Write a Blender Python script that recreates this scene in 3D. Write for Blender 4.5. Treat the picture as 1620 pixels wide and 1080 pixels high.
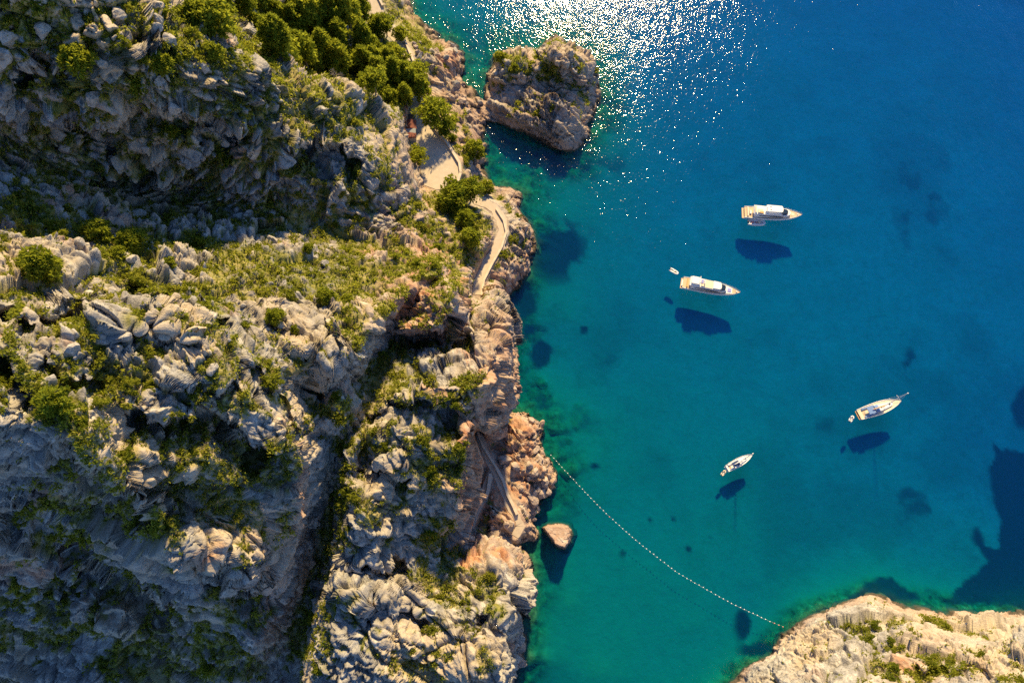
import bpy, bmesh, math, random
import numpy as np
from mathutils import Vector, Matrix, Euler

for _o in list(bpy.data.objects):
    bpy.data.objects.remove(_o)
random.seed(7)
RNG = np.random.default_rng(11)
R = math.radians
SC = bpy.context.scene
COL = SC.collection

# ---------------------------------------------------------------- camera, sky, sun, exposure
CAM_H, TILT, FPX = 240.0, R(21.3), 1080.0
cam_d = bpy.data.cameras.new('camera'); cam_d.lens = 24.0; cam_d.sensor_width = 36.0
cam_d.clip_start = 1.0; cam_d.clip_end = 8000.0
cam = bpy.data.objects.new('camera', cam_d); COL.objects.link(cam)
cam.location = (0, 0, CAM_H); cam.rotation_euler = (TILT, 0, 0)
SC.camera = cam

SUN_EL, SUN_AZ = R(37.5), R(8.0)            # azimuth measured from +Y towards +X
world = bpy.data.worlds.new('World'); SC.world = world; world.use_nodes = True
wn = world.node_tree; wn.nodes.clear()
w_out = wn.nodes.new('ShaderNodeOutputWorld'); w_bg = wn.nodes.new('ShaderNodeBackground')
w_sky = wn.nodes.new('ShaderNodeTexSky'); w_sky.sky_type = 'NISHITA'; w_sky.sun_disc = False
w_sky.sun_elevation = SUN_EL; w_sky.sun_rotation = SUN_AZ
w_sky.air_density = 1.0; w_sky.dust_density = 0.0; w_sky.ozone_density = 10.0
wn.links.new(w_sky.outputs[0], w_bg.inputs[0]); w_bg.inputs[1].default_value = 0.10
wn.links.new(w_bg.outputs[0], w_out.inputs[0])

sun_d = bpy.data.lights.new('sun', 'SUN'); sun_d.energy = 5.0; sun_d.angle = R(3.0)
sun_d.color = (1.0, 0.755, 0.365)
sun = bpy.data.objects.new('sun', sun_d); COL.objects.link(sun)
_sd = Vector((math.sin(SUN_AZ) * math.cos(SUN_EL), math.cos(SUN_AZ) * math.cos(SUN_EL), math.sin(SUN_EL)))
sun.rotation_euler = _sd.to_track_quat('Z', 'Y').to_euler(); sun.location = (0, 150, 200)

SC.view_settings.view_transform = 'Standard'; SC.view_settings.look = 'None'
SC.view_settings.exposure = 0.9; SC.view_settings.gamma = 1.0
SC.cycles.use_denoising = False; SC.cycles.adaptive_threshold = 0.01; SC.cycles.max_bounces = 5; SC.cycles.diffuse_bounces = 2; SC.cycles.glossy_bounces = 2
SC.cycles.transparent_max_bounces = 8; SC.cycles.transmission_bounces = 2

# ---------------------------------------------------------------- helpers
CT, ST = math.cos(TILT), math.sin(TILT)
def at_np(u, v, z):
    """where the sight line through photo point (u, v) meets the level z"""
    dx = (u - 810.0) / FPX; dy = (540.0 - v) / FPX
    ry = dy * CT + ST; rz = dy * ST - CT
    t = (z - CAM_H) / rz
    return dx * t, ry * t
def at(u, v, z=0.0):
    x, y = at_np(u, v, z)
    return Vector((x, y, z))

C1, C2, C3, C4 = (np.uint32(374761393), np.uint32(668265263), np.uint32(1274126177), np.uint32(2654435761))
def hraw(n):
    n = (n ^ (n >> np.uint32(13))) * np.uint32(1103515245)
    n = (n ^ (n >> np.uint32(16))) * C4
    return n ^ (n >> np.uint32(15))
def lattice(P, s):
    I = np.floor(P); F = (P - I).astype(np.float32); I = I.astype(np.int32).view(np.uint32)
    sd = np.uint32((s * 974634777) & 0xFFFFFFFF)
    return I[:, 0] * C1 + sd, I[:, 1] * C2, I[:, 2] * C3, F
def vnoise(P, s=0):
    x0, y0, z0, F = lattice(P, s)
    F = F * F * F * (F * (F * 6 - 15) + 10)
    fx, fy, fz = F[:, 0], F[:, 1], F[:, 2]
    x1, y1, z1 = x0 + C1, y0 + C2, z0 + C3
    k = np.float32(1 / 0xFFFFFF); mk = np.uint32(0xFFFFFF)
    def h(a): return (hraw(a) & mk).astype(np.float32) * k
    def L(a, b, t): return a + (b - a) * t
    a = x0 + y0; b = x1 + y0; c = x0 + y1; d = x1 + y1
    lo = L(L(h(a + z0), h(b + z0), fx), L(h(c + z0), h(d + z0), fx), fy)
    hi = L(L(h(a + z1), h(b + z1), fx), L(h(c + z1), h(d + z1), fx), fy)
    return L(lo, hi, fz)

def fbm(P, oct=4, s=0, gain=0.5):
    a, t, o = 1.0, 0.0, np.zeros(len(P), np.float32)
    Q = np.array(P, np.float64)
    for q in range(oct):
        o += a * vnoise(Q, s + q); t += a; a *= gain
        Q = Q * 2.03 + 17.3
    return o / t
def ridged(P, oct=3, s=0):
    a, t, o = 1.0, 0.0, np.zeros(len(P), np.float32)
    Q = np.array(P, np.float64)
    for q in range(oct):
        o += a * (1 - np.abs(2 * vnoise(Q, s + q) - 1)); t += a; a *= 0.5
        Q = Q * 2.1 + 9.7
    return o / t
def voronoi(P, s=0):
    """F1, F2, a random number of the nearest cell and the offset to its centre"""
    x0, y0, z0, F = lattice(P, s)
    n = len(P); k = np.float32(1 / 1023.0); mk = np.uint32(1023)
    f1 = np.full(n, 9.0, np.float32); f2 = np.full(n, 9.0, np.float32); cid = np.zeros(n, np.float32); off = np.zeros((3, n), np.float32)
    ad = lambda a, c: np.uint32((a * int(c)) & 0xFFFFFFFF)
    for a in (-1, 0, 1):
        for b in (-1, 0, 1):
            xy = x0 + ad(a, C1) + y0 + ad(b, C2)
            for c in (-1, 0, 1):
                h = hraw(xy + z0 + ad(c, C3))
                hx = (h & mk).astype(np.float32) * k
                dx = hx + a - F[:, 0]; dy = ((h >> np.uint32(10)) & mk).astype(np.float32) * k + b - F[:, 1]; dz = ((h >> np.uint32(20)) & mk).astype(np.float32) * k + c - F[:, 2]
                r = dx * dx + dy * dy + dz * dz
                m = r < f1
                f2 = np.where(m, f1, np.minimum(f2, r)); f1 = np.where(m, r, f1)
                cid = np.where(m, hx, cid); off[0][m] = dx[m]; off[1][m] = dy[m]; off[2][m] = dz[m]
    return np.sqrt(f1), np.sqrt(f2), cid, off.T
def sstep(a, b, x):
    t = np.clip((x - a) / (b - a), 0, 1)
    return t * t * (3 - 2 * t)

def tag(o, label=None, cat=None, group=None, kind=None):
    if label: o['label'] = label
    if cat: o['category'] = cat
    if group: o['group'] = group
    if kind: o['kind'] = kind
    return o
def empty(name, loc=(0, 0, 0), rz=0.0):
    o = bpy.data.objects.new(name, None); COL.objects.link(o)
    o.location = loc; o.rotation_euler = (0, 0, rz); o.empty_display_size = 0.5
    return o
def mesh_obj(name, verts, faces, mat=None, parent=None, smooth=False):
    me = bpy.data.meshes.new(name); me.from_pydata(verts, [], faces)
    if mat: me.materials.append(mat)
    if smooth:
        me.polygons.foreach_set('use_smooth', [True] * len(me.polygons))
    me.update()
    o = bpy.data.objects.new(name, me); COL.objects.link(o); o.parent = parent
    return o
def np_mesh(name, V, Q, mat, smooth=True, attrs=None):
    """fast mesh from numpy arrays; Q is (n, 4) or (n, 3)"""
    me = bpy.data.meshes.new(name); k = Q.shape[1]
    me.vertices.add(len(V)); me.vertices.foreach_set('co', np.ascontiguousarray(V, np.float32).ravel())
    me.loops.add(Q.size); me.loops.foreach_set('vertex_index', np.ascontiguousarray(Q, np.int32).ravel())
    me.polygons.add(len(Q)); me.polygons.foreach_set('loop_start', np.arange(0, Q.size, k, dtype=np.int32))
    if smooth: me.polygons.foreach_set('use_smooth', np.ones(len(Q), bool))
    me.update(calc_edges=True)
    for nm, a in (attrs or {}).items():
        at_ = me.attributes.new(nm, 'FLOAT', 'POINT'); at_.data.foreach_set('value', np.ascontiguousarray(a, np.float32))
    me.materials.append(mat)
    return me

class NT:
    """small node tree builder"""
    def __init__(s, name):
        s.m = bpy.data.materials.new(name); s.m.use_nodes = True
        s.t = s.m.node_tree; s.t.nodes.clear(); s.out = s.t.nodes.new('ShaderNodeOutputMaterial')
    def n(s, typ, **kw):
        nd = s.t.nodes.new('ShaderNode' + typ)
        for k, v in kw.items():
            if k.startswith('i_'):
                key = k[2:]; key = int(key) if key.isdigit() else key
                if hasattr(v, 'is_linked') or isinstance(v, bpy.types.NodeSocket): s.t.links.new(v, nd.inputs[key])
                else: nd.inputs[key].default_value = v
            else: setattr(nd, k, v)
        return nd
    def link(s, a, b): s.t.links.new(a, b)
    def noise(s, scale, detail=4, rough=0.55, vec=None, dist=0.0):
        nd = s.n('TexNoise'); nd.inputs['Scale'].default_value = scale; nd.inputs['Detail'].default_value = detail
        nd.inputs['Roughness'].default_value = rough; nd.inputs['Distortion'].default_value = dist
        if vec is not None: s.link(vec, nd.inputs['Vector'])
        return nd.outputs['Fac']
    def ramp(s, fac, pts):
        nd = s.n('ValToRGB'); r = nd.color_ramp
        while len(r.elements) < len(pts): r.elements.new(0.5)
        for e, (p, c) in zip(r.elements, pts):
            e.position = p; e.color = (c if len(c) == 4 else (*c, 1)) if not isinstance(c, (int, float)) else (c, c, c, 1)
        s.link(fac, nd.inputs[0]); return nd.outputs[0]
    def mix(s, fac, a, b, mode='MIX'):
        nd = s.n('Mix', data_type='RGBA', blend_type=mode)
        for sock, v in ((nd.inputs[0], fac), (nd.inputs[6], a), (nd.inputs[7], b)):
            if isinstance(v, bpy.types.NodeSocket): s.link(v, sock)
            elif isinstance(v, (int, float)): sock.default_value = v if sock.type == 'VALUE' else (v, v, v, 1)
            else: sock.default_value = (*v, 1)
        return nd.outputs[2]
    def math(s, op, a, b=None):
        nd = s.n('Math', operation=op)
        for i, v in enumerate((a, b)):
            if v is None: continue
            if isinstance(v, bpy.types.NodeSocket): s.link(v, nd.inputs[i])
            else: nd.inputs[i].default_value = v
        return nd.outputs[0]
    def attr(s, name): return s.n('Attribute', attribute_name=name).outputs['Fac']
    def bsdf(s, color, rough=0.8, bump=None, bstr=0.5, bdist=0.1, **kw):
        p = s.n('BsdfPrincipled')
        if isinstance(color, bpy.types.NodeSocket): s.link(color, p.inputs['Base Color'])
        else: p.inputs['Base Color'].default_value = (*color, 1)
        p.inputs['Roughness'].default_value = rough
        for k, v in kw.items(): p.inputs[k.replace('_', ' ')].default_value = v
        if bump is not None:
            b = s.n('Bump'); b.inputs['Strength'].default_value = bstr; b.inputs['Distance'].default_value = bdist
            s.link(bump, b.inputs['Height']); s.link(b.outputs[0], p.inputs['Normal'])
        s.link(p.outputs[0], s.out.inputs[0]); return p
def simple(name, color, rough=0.5, var=0.12, scale=3.0, **kw):
    t = NT(name); pos = t.n('TexCoord').outputs['Object']
    nz = t.noise(scale, 4, 0.6, pos)
    c = t.mix(nz, tuple(x * (1 - var) for x in color), tuple(min(1, x * (1 + var)) for x in color))
    t.bsdf(c, rough, **kw); return t.m

# ---------------------------------------------------------------- guessed heights, some slopes steepened to fall into shade (photo point, metres above sea)
SHORE = [(640,-60),(650,0),(655,25),(668,40),(700,60),(722,70),(733,95),(728,118),(738,138),(760,150),(768,132),(775,112),(785,92),(800,82),(822,82),(850,84),(862,70),
         (876,61),(893,72),(915,80),(934,92),(943,115),(946,150),(940,182),(926,200),(932,214),(915,238),(888,241),(855,227),(825,210),(795,197),(776,194),
         (765,206),(768,228),(762,252),(770,276),(775,296),(805,300),(823,304),(824,318),(818,335),(838,358),(846,393),(838,428),(815,455),(792,474),
         (800,490),(809,520),(805,560),(797,600),(798,645),(806,655),(830,656),(853,678),(849,705),(856,722),(876,746),(869,772),(850,795),(843,815),
         (848,850),(836,856),(822,862),(833,872),(847,900),(842,940),(836,1000),(827,1040),(818,1085),(805,1160),(790,1300)]
SHORE2 = [(1100,1130),(1155,1080),(1185,1052),(1220,1036),(1234,1010),(1275,976),(1330,956),(1380,940),(1400,944),(1430,956),(1500,966),(1560,971),(1625,964),(1700,950),(1900,940)]
LINES = [
 # islet
 [(790,93,9),(820,90,12),(850,93,12),(878,68,15),(905,81,14),(930,97,11),(940,116,8)],
 [(784,120,9),(800,140,8),(840,128,10),(900,130,11),(930,140,9)],
 [(785,165,6),(830,165,9),(870,165,10),(920,170,8)], [(800,186,5),(840,200,6),(890,210,7),(915,200,6)],[(860,218,3),(895,232,3)],
 [(745,160,2),(765,170,2.5),(785,182,3)],
 # coast below the grove
 [(655,40,6),(668,55,5),(690,70,5),(710,85,7),(722,100,6)],[(690,100,7),(700,130,7),(715,112,6)],[(675,140,7),(700,155,6),(722,160,5),(745,175,3),(752,195,3)],
 [(590,-40,13),(590,0,12),(600,30,11),(622,55,10),(640,75,10),(655,105,10.5),(662,135,11.5)],
 # terrace
 [(650,165,12),(668,163,12),(676,188,12),(692,212,12),(712,238,12),(727,262,12),(722,285,12),(705,297,12),(672,292,12),(664,260,12),(657,225,12),(652,190,12)],
 [(675,200,12),(685,240,12),(700,270,12)],
 [(700,190,9),(718,215,8),(735,240,6),(748,262,5)],[(735,205,6),(752,232,3)],[(745,285,6),(765,292,3)],
 [(690,312,13),(725,302,11.5),(755,312,11)],[(700,330,16),(725,345,16),(745,360,15)],
 [(758,318,11),(780,328,11),(793,348,11),(796,368,11),(786,395,11),(770,422,11),(758,448,11.5),(756,462,11.5)],
 [(800,318,6),(812,345,8),(826,365,7),(830,395,6),(818,425,6),(795,452,5)],[(806,340,10),(808,370,10),(800,395,10),(785,425,9.5)],
 [(770,345,15),(768,380,16),(755,410,17),(742,435,19)],
 # cliff behind the terrace
 [(648,160,13),(645,190,13),(648,220,13),(655,250,13),(662,280,13),(668,306,15)],
 [(640,190,22),(634,215,29),(640,250,31),(646,285,30),(655,318,27),(672,345,24),(700,365,22)],
 # crest of the upper slope: its shaded edge, then the back of the lit band
 [(60,-60,124),(130,15,113),(180,72,107),(240,95,101),(300,115,95),(340,128,89),(400,130,81),(450,150,71),(500,175,61),(560,195,51),(605,208,42),(634,215,32)],
 [(160,-60,116),(240,25,105),(300,58,98),(360,82,89),(420,104,79),(480,140,65),(540,152,53),(600,178,38),(640,182,23)],
 # ground of the pine grove
 [(300,-60,88),(350,-10,72),(400,50,60),(450,100,50),(500,125,40)],[(430,-40,48),(470,20,38),(520,80,30),(570,140,27),(620,165,20)],
 [(520,-60,20),(550,20,20),(585,80,17),(620,120,15),(645,150,13)],
 [(200,-200,90),(350,-200,60),(500,-200,25),(580,-200,8),(620,-200,0)],
 # foot of the shaded slope
 [(-250,200,98),(-100,235,92),(0,252,86),(60,258,80),(130,298,70),(200,328,62),(300,350,54),(360,356,50),(420,360,46),(500,366,42),(560,372,38),(620,376,32),(660,378,27),(700,392,24),(735,432,21)],
 # bench in the middle of the shaded slope
 [(0,130,106),(80,150,98),(160,190,90),(240,205,82),(330,215,75),(420,235,66),(520,255,56),(610,275,44)],
 [(-250,0,128),(-100,0,124),(0,10,118)],
 # plateau
 [(-250,400,112),(-100,400,104),(0,425,98),(80,402,90),(160,372,79),(240,400,73),(320,402,66)],
 [(-100,320,98),(0,335,92),(80,330,84)],
 [(160,470,90),(240,440,79),(300,470,74),(360,432,67),(420,420,61),(480,425,55),(540,428,51),(600,425,46),(640,420,42),(680,402,33)],
 [(420,490,66),(480,480,60),(540,480,55),(590,470,51)],
 [(330,500,79),(400,540,73),(470,560,65)],
 # plateau edge above the gully, then the gully floor
 [(722,405,26),(700,420,42),(640,455,50),(612,490,55),(590,530,57),(565,568,59),(520,585,61),(480,590,63),(462,612,64)],
 [(712,432,32),(668,452,36),(640,490,38),(615,530,40),(590,575,42),(560,612,43),(520,600,46),(490,618,48)],
 [(640,560,42),(610,600,43),(585,650,43),(572,700,43),(560,750,40)],
 # block in the gully
 [(690,436,50),(725,452,48),(722,500,49),(700,522,51),(640,520,51),(622,510,50),(649,470,51),(690,436,50)],[(680,470,55),(690,500,54)],
 [(612,545,38),(650,536,36),(690,538,36),(712,540,37),(735,500,38),(738,455,33)],
 # tower in the gully
 [(495,610,56),(540,605,55),(558,640,53),(545,675,52),(505,672,53),(493,640,56)],[(525,640,58)],[(500,690,46),(545,695,44),(570,660,43)],
 # buttress with its overhanging edge, and the gorge
 [(-250,560,118),(0,600,108),(30,520,106),(100,520,101),(200,503,97),(280,510,92),(340,540,86),(400,580,80),(440,620,75),(470,655,71),(492,690,66)],
 [(0,660,106),(60,640,104),(100,600,102),(140,560,98),(200,560,93),(250,560,90)],
 [(160,640,98),(230,640,92),(300,640,87),(360,660,81),(420,690,74)],
 [(500,690,63),(496,740,60),(486,800,54),(466,860,46),(446,920,38),(426,970,30),(396,1030,23),(370,1085,17)],
 [(534,720,37),(528,770,29),(520,820,22),(510,870,16),(498,920,11),(486,970,8),(472,1020,6),(452,1085,4),(430,1160,3)],
 [(110,685,103),(150,738,97),(200,780,89),(238,832,79),(300,880,67),(345,880,64),(384,905,58),(420,900,52)],
 [(190,690,93),(260,720,85),(330,760,74),(400,780,67),(450,770,63)],[(240,780,76),(300,820,67),(360,830,63),(430,840,57)],
 [(0,730,95),(60,760,84),(120,815,70),(180,860,58),(250,900,48),(320,930,42),(390,945,38)],
 [(0,800,72),(60,850,56),(120,890,44),(200,930,34),(280,970,27),(370,1000,25)],
 [(-100,900,50),(0,920,36),(100,960,26),(200,1000,20),(300,1040,17)],[(-250,850,85),(-250,1080,25),(0,1085,15),(150,1100,12),(300,1120,10)],[(-250,1300,10),(0,1300,8),(200,1300,5),(400,1300,4)],
 # seaward buttress
 [(572,690,52),(560,720,49),(550,760,47),(543,800,45),(540,880,41)],[(545,905,37),(538,935,37),(522,985,31),(506,1035,27),(492,1090,22)],
 [(590,680,56),(640,650,57),(700,620,53),(740,585,49),(775,545,43),(798,512,38)],[(650,600,48),(700,560,46),(720,520,43),(760,500,41),(775,482,36)],[(745,465,28),(765,478,29),(785,486,28)],
 [(801,505,34),(802,530,37),(795,560,40),(784,598,41),(772,640,41),(760,682,41),(750,722,40),(742,762,37),(734,802,33),(726,838,29)],
 [(790,640,14),(780,662,12)],[(772,692,10),(766,720,10),(756,760,9.5),(748,800,9),(738,840,9)],
 [(660,690,54),(720,680,48),(745,660,45)],[(620,740,49),(680,740,45),(725,740,41)],[(590,800,46),(650,800,38),(700,800,32)],[(570,870,42),(610,880,34),(660,870,27),(710,865,20)],
 [(556,895,36),(600,920,35),(650,930,29),(690,940,25),(720,960,25)],[(540,960,36),(600,1000,33),(680,1010,27)],[(530,1060,28),(620,1070,28),(700,1085,25)],
 [(500,1160,15),(600,1160,18),(720,1160,15)],[(500,1300,5),(650,1300,6),(760,1300,3)],
 # landing below the cliff
 [(760,690,10),(770,716,9.7),(784,744,9.3),(796,770,9),(806,795,8.5),(820,820,8),(826,836,7.5)],
 [(790,668,8),(812,668,9),(838,676,8),(843,700,6),(835,720,7),(860,742,7),(856,770,5),(838,798,5),(836,828,5),(838,846,3)],
 [(805,700,8),(822,745,8),(825,785,7)],[(775,770,9),(770,810,9),(790,835,8),(760,840,9)],[(800,850,6),(770,858,10),(740,866,13)],
 [(735,885,20),(765,884,20),(800,876,15),(826,880,10),(838,902,10)],[(740,930,26),(780,935,26),(815,930,22),(836,930,12)],[(760,985,29),(800,990,25),(824,985,16)],[(760,1060,29),(800,1060,22),(814,1070,14)],
 # headland across the cove
 [(1200,1055,8),(1250,1030,9),(1300,985,8),(1385,955,7),(1440,975,8),(1520,990,7),(1610,988,8)],
 [(1240,1075,18),(1320,1030,18),(1400,995,16),(1460,1010,19),(1560,1020,24),(1640,1010,24)],
 [(1320,1080,30),(1420,1050,28),(1520,1060,34),(1600,1065,40),(1700,1060,48)],[(1250,1200,45),(1450,1150,52),(1650,1150,62),(1900,1100,80)],[(1200,1400,60),(1500,1400,90),(1900,1400,110)],
 [(1130,1180,10),(1100,1400,20)],
 # open water
 [(900,330,-9)],[(950,260,-10)],[(872,400,-9)],[(840,500,-7)],[(900,500,-10)],[(850,600,-6)],[(900,650,-7)],[(930,720,-7)],[(875,890,-5)],[(900,950,-5.5)],[(862,1040,-4.5)],[(950,1060,-6)],
 [(1000,900,-8)],[(1000,750,-10)],[(1050,600,-13)],[(1100,500,-15.225)],[(1200,400,-16.35)],[(1000,400,-14)],[(1000,150,-15.45)],[(1200,100,-18.15)],[(1500,100,-19.95)],[(1600,300,-19.95)],[(1450,450,-17.7)],[(1600,550,-18.15)],
 [(1400,650,-15.9)],[(1200,650,-14)],[(1200,750,-12)],[(1150,850,-9.5)],[(1100,980,-8)],[(1250,930,-9)],[(1400,850,-13)],[(1550,850,-14)],[(1560,930,-10)],[(800,30,-10)],[(745,60,-7)],[(752,115,-5)],[(800,240,-7)],[(1100,0,-17.7)],
 [(1900,500,-20.85)],[(1500,-300,-24.45)],[(1000,-300,-21.75)],[(1900,-300,-25.35)],[(760,-60,-10)],[(900,1200,-5)],[(1000,1200,-6)],[(950,1450,-4)],[(2300,800,-21.75)],[(2300,0,-26.25)],[(2300,1500,90)],
 [(-650,0,135)],[(-650,400,125)],[(-650,800,110)],[(-650,1300,40)],[(-200,-350,110)],[(200,-420,70)],[(600,-420,-5)],
]
ROCK = [(857,834),(866,829),(882,828),(899,831),(906,846),(902,858),(894,869),(880,863),(868,850)]

def resample(pl, step):
    out = [pl[0]]
    for a, b in zip(pl[:-1], pl[1:]):
        n = max(1, int(math.hypot(b[0] - a[0], b[1] - a[1]) / step))
        for q in range(1, n + 1):
            f = q / n; out.append(tuple(a[c] + (b[c] - a[c]) * f for c in range(len(a))))
    return out
pts = []
for ln in LINES: pts += resample(ln, 9) if len(ln) > 1 else ln
def shore_pts(sh, side):
    rs = resample(sh, 11); o = []
    for q, p in enumerate(rs):
        o.append((p[0], p[1], 0.0))
        a, b = rs[max(0, q - 1)], rs[min(len(rs) - 1, q + 1)]
        dx, dy = b[0] - a[0], b[1] - a[1]; l = math.hypot(dx, dy) or 1
        nx, ny = side * -dy / l, side * dx / l
        o.append((p[0] + nx * 9, p[1] + ny * 9, -3.2))
    return o
pts += shore_pts(SHORE, -1) + shore_pts(SHORE2, -1)
_c = np.array(pts, np.float64)
_key = np.round(_c[:, :2] / 4).astype(int); _, _ix = np.unique(_key, axis=0, return_index=True)
_c = _c[_ix]
_D = np.sqrt(((_c[:, None, :2] - _c[None, :, :2]) ** 2).sum(-1))
_W = np.linalg.solve(-_D + np.eye(len(_c)) * 0.5, _c[:, 2] - 20.0)
def rbf_grid(us, vs):
    U, V = np.meshgrid(us, vs); P = np.stack([U.ravel(), V.ravel()], 1).astype(np.float32)
    c = _c[:, :2].astype(np.float32); w = _W.astype(np.float32); out = np.zeros(len(P), np.float32)
    c2 = (c * c).sum(1)
    for s in range(0, len(P), 20000):
        p = P[s:s + 20000]
        d2 = np.maximum((p * p).sum(1)[:, None] + c2[None] - 2 * p @ c.T, 0)
        out[s:s + 20000] = -np.sqrt(d2) @ w
    return (out + 20.0).reshape(U.shape)
def axis(a, b, lo, hi, step, grow=1.12):
    x = list(np.arange(a, b + 1e-6, step)); s = step
    while x[-1] < hi: s = min(s * grow, 40); x.append(x[-1] + s)
    s = step
    while x[0] > lo: s = min(s * grow, 40); x.insert(0, x[0] - s)
    return np.array(x)
def bilin(G, cu, cv, us, vs):
    iu = np.clip(np.searchsorted(cu, us) - 1, 0, len(cu) - 2); iv = np.clip(np.searchsorted(cv, vs) - 1, 0, len(cv) - 2)
    fu = ((us - cu[iu]) / (cu[iu + 1] - cu[iu]))[None]; fv = ((vs - cv[iv]) / (cv[iv + 1] - cv[iv]))[:, None]
    a = G[np.ix_(iv, iu)] * (1 - fu) + G[np.ix_(iv, iu + 1)] * fu
    b = G[np.ix_(iv + 1, iu)] * (1 - fu) + G[np.ix_(iv + 1, iu + 1)] * fu
    return a * (1 - fv) + b * fv
CU = axis(-20, 1640, -660, 2320, 5.0, 1.15); CV = axis(-20, 1100, -420, 1460, 5.0, 1.15)
BASE = rbf_grid(CU, CV)
for _ in range(2):
    _b = np.pad(BASE, 1, mode='edge')
    BASE = 0.5 * BASE + 0.125 * (_b[:-2, 1:-1] + _b[2:, 1:-1] + _b[1:-1, :-2] + _b[1:-1, 2:])

# level ways: (points with z, half width px)
TERRACE = [(650,164),(668,162),(675,186),(690,208),(709,230),(727,260),(729,274),(721,288),(704,299),(690,300),(671,293),(664,262),(657,226),(651,192)]
PATH_E = [(752,316,11),(768,321,11),(783,331,11),(793,347,11),(796,366,11),(788,390,11),(772,416,11),(758,444,11.5),(755,466,11.5)]
PATH_L = [(758,688,10),(768,716,9.7),(783,744,9.3),(795,770,9),(804,795,8.5),(817,816,8),(824,832,7.5),(815,848,7)]
PATH_T = [(776,752,9.2),(768,772,9),(760,795,8.8),(752,815,8.7),(744,834,8.7)]
PATH_R = [(588,-30,12.6),(592,0,12),(601,30,11),(622,54,10.2),(640,78,10.2),(652,108,10.8),(656,140,11.7),(660,170,12)]
def pl_dist(U, V, pl):
    best = np.full(U.shape, 1e9); zz = np.zeros(U.shape)
    for a, b in zip(pl[:-1], pl[1:]):
        dx, dy = b[0] - a[0], b[1] - a[1]
        t = np.clip(((U - a[0]) * dx + (V - a[1]) * dy) / (dx * dx + dy * dy), 0, 1)
        d = np.hypot(U - a[0] - t * dx, V - a[1] - t * dy); m = d < best
        best = np.where(m, d, best)
        if len(a) > 2: zz = np.where(m, a[2] + t * (b[2] - a[2]), zz)
    return best, zz
def in_poly(U, V, poly):
    ins = np.zeros(U.shape, bool)
    for (x0, y0), (x1, y1) in zip(poly, poly[1:] + poly[:1]):
        c = ((y0 > V) != (y1 > V)); xi = x0 + (V - y0) * (x1 - x0) / ((y1 - y0) or 1e-9)
        ins ^= c & (U < xi)
    return ins

# plant cover: (u, v, ru, rv, amount)
VEG = [(600,610,45,40,.55),(575,690,22,60,.5),(590,560,40,40,.35),(120,570,70,60,.45),(300,570,55,60,.3),(480,400,140,60,.33),(350,430,110,50,.28),(560,470,60,50,.25),(700,560,60,60,.05),
       (290,90,90,45,.32),(470,170,90,30,.3),(430,60,120,70,.45),(560,110,90,70,.5),(620,60,40,50,.3),(60,60,70,60,.12),(160,170,60,40,.05),(260,280,90,60,.12),(110,240,60,40,.1),(400,300,60,40,.05),(60,200,60,40,.05),
       (280,800,70,60,.6),(200,700,50,40,.4),(690,720,30,60,.35),(705,930,22,55,.7),(660,860,30,30,.4),(515,760,20,60,.7),(480,930,25,90,.7),(820,750,40,75,-.9),(700,140,40,60,-.3),(830,930,30,50,-.4),(800,340,40,60,-.2),(740,320,60,50,.5),(740,400,30,30,.3),(690,400,50,40,.3),(730,460,40,30,.3),(640,400,60,30,.25),
       (30,370,70,50,.15),(200,360,80,30,.3),(880,130,50,30,.05),(820,100,25,16,.35),(790,385,14,22,.35),(60,440,60,40,.1),(230,900,120,60,.05),(100,1000,120,80,.08),(60,800,60,60,.15),(300,1040,80,40,.1),(620,970,60,70,-.3),(720,590,55,45,-.35),(640,690,60,40,-.25),(880,115,40,25,.15),(850,180,60,40,-.35),(330,740,60,40,.2),
       (1290,1055,25,40,.25),(1400,1020,200,50,-.12),(1460,985,40,20,.15),(1500,1050,40,30,.1),(760,1000,40,30,.2),(550,1010,40,60,.25)]
# rims with a drop on the side away from the sun: (points, drop in metres, reach in px)
RIMS = [([(150,503),(190,499),(235,504),(262,510),(330,545)],8,60),([(0,482),(60,502),(120,484),(137,458)],6,45),([(188,640),(230,650),(280,666),(340,642),(400,690),(442,722)],9,70),
        ([(95,680),(150,738),(172,762),(238,802),(246,842)],12,90),([(296,882),(350,872),(392,918),(425,905)],11,70),([(200,440),(270,468),(340,500),(405,502)],5,45),([(60,560),(120,600),(160,590)],4,40),
        ([(570,662),(600,642),(650,626),(700,640),(748,664)],9,90),([(537,888),(605,895),(640,880)],8,40),([(744,968),(804,980),(832,962)],8,60),([(616,524),(655,532),(705,530)],7,30),
        ([(380,560),(430,600),(475,650),(497,690)],5,40),([(280,600),(340,612),(380,600)],4,40),([(420,505),(470,520),(520,512),(560,540)],4,35),([(0,560),(40,590),(70,640)],6,50),
        ([(200,180),(260,175),(330,190)],6,50),([(300,200),(350,190),(400,215)],8,60),([(90,190),(150,200),(200,230)],6,50),([(440,230),(520,225),(580,250)],7,60),([(20,100),(80,90),(130,120)],6,50),
        ([(0,790),(60,800),(100,830),(140,870)],9,80),([(60,900),(140,910),(220,930),(300,960)],9,70),([(560,960),(620,950),(690,975)],5,50),([(560,740),(610,735),(660,760)],5,50),
        ([(1440,1050),(1500,1055),(1560,1040)],3,40)]
GORGE = [(690,430),(640,490),(600,570),(565,620),(545,700),(526,770),(508,870),(484,970),(450,1085)]
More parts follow.
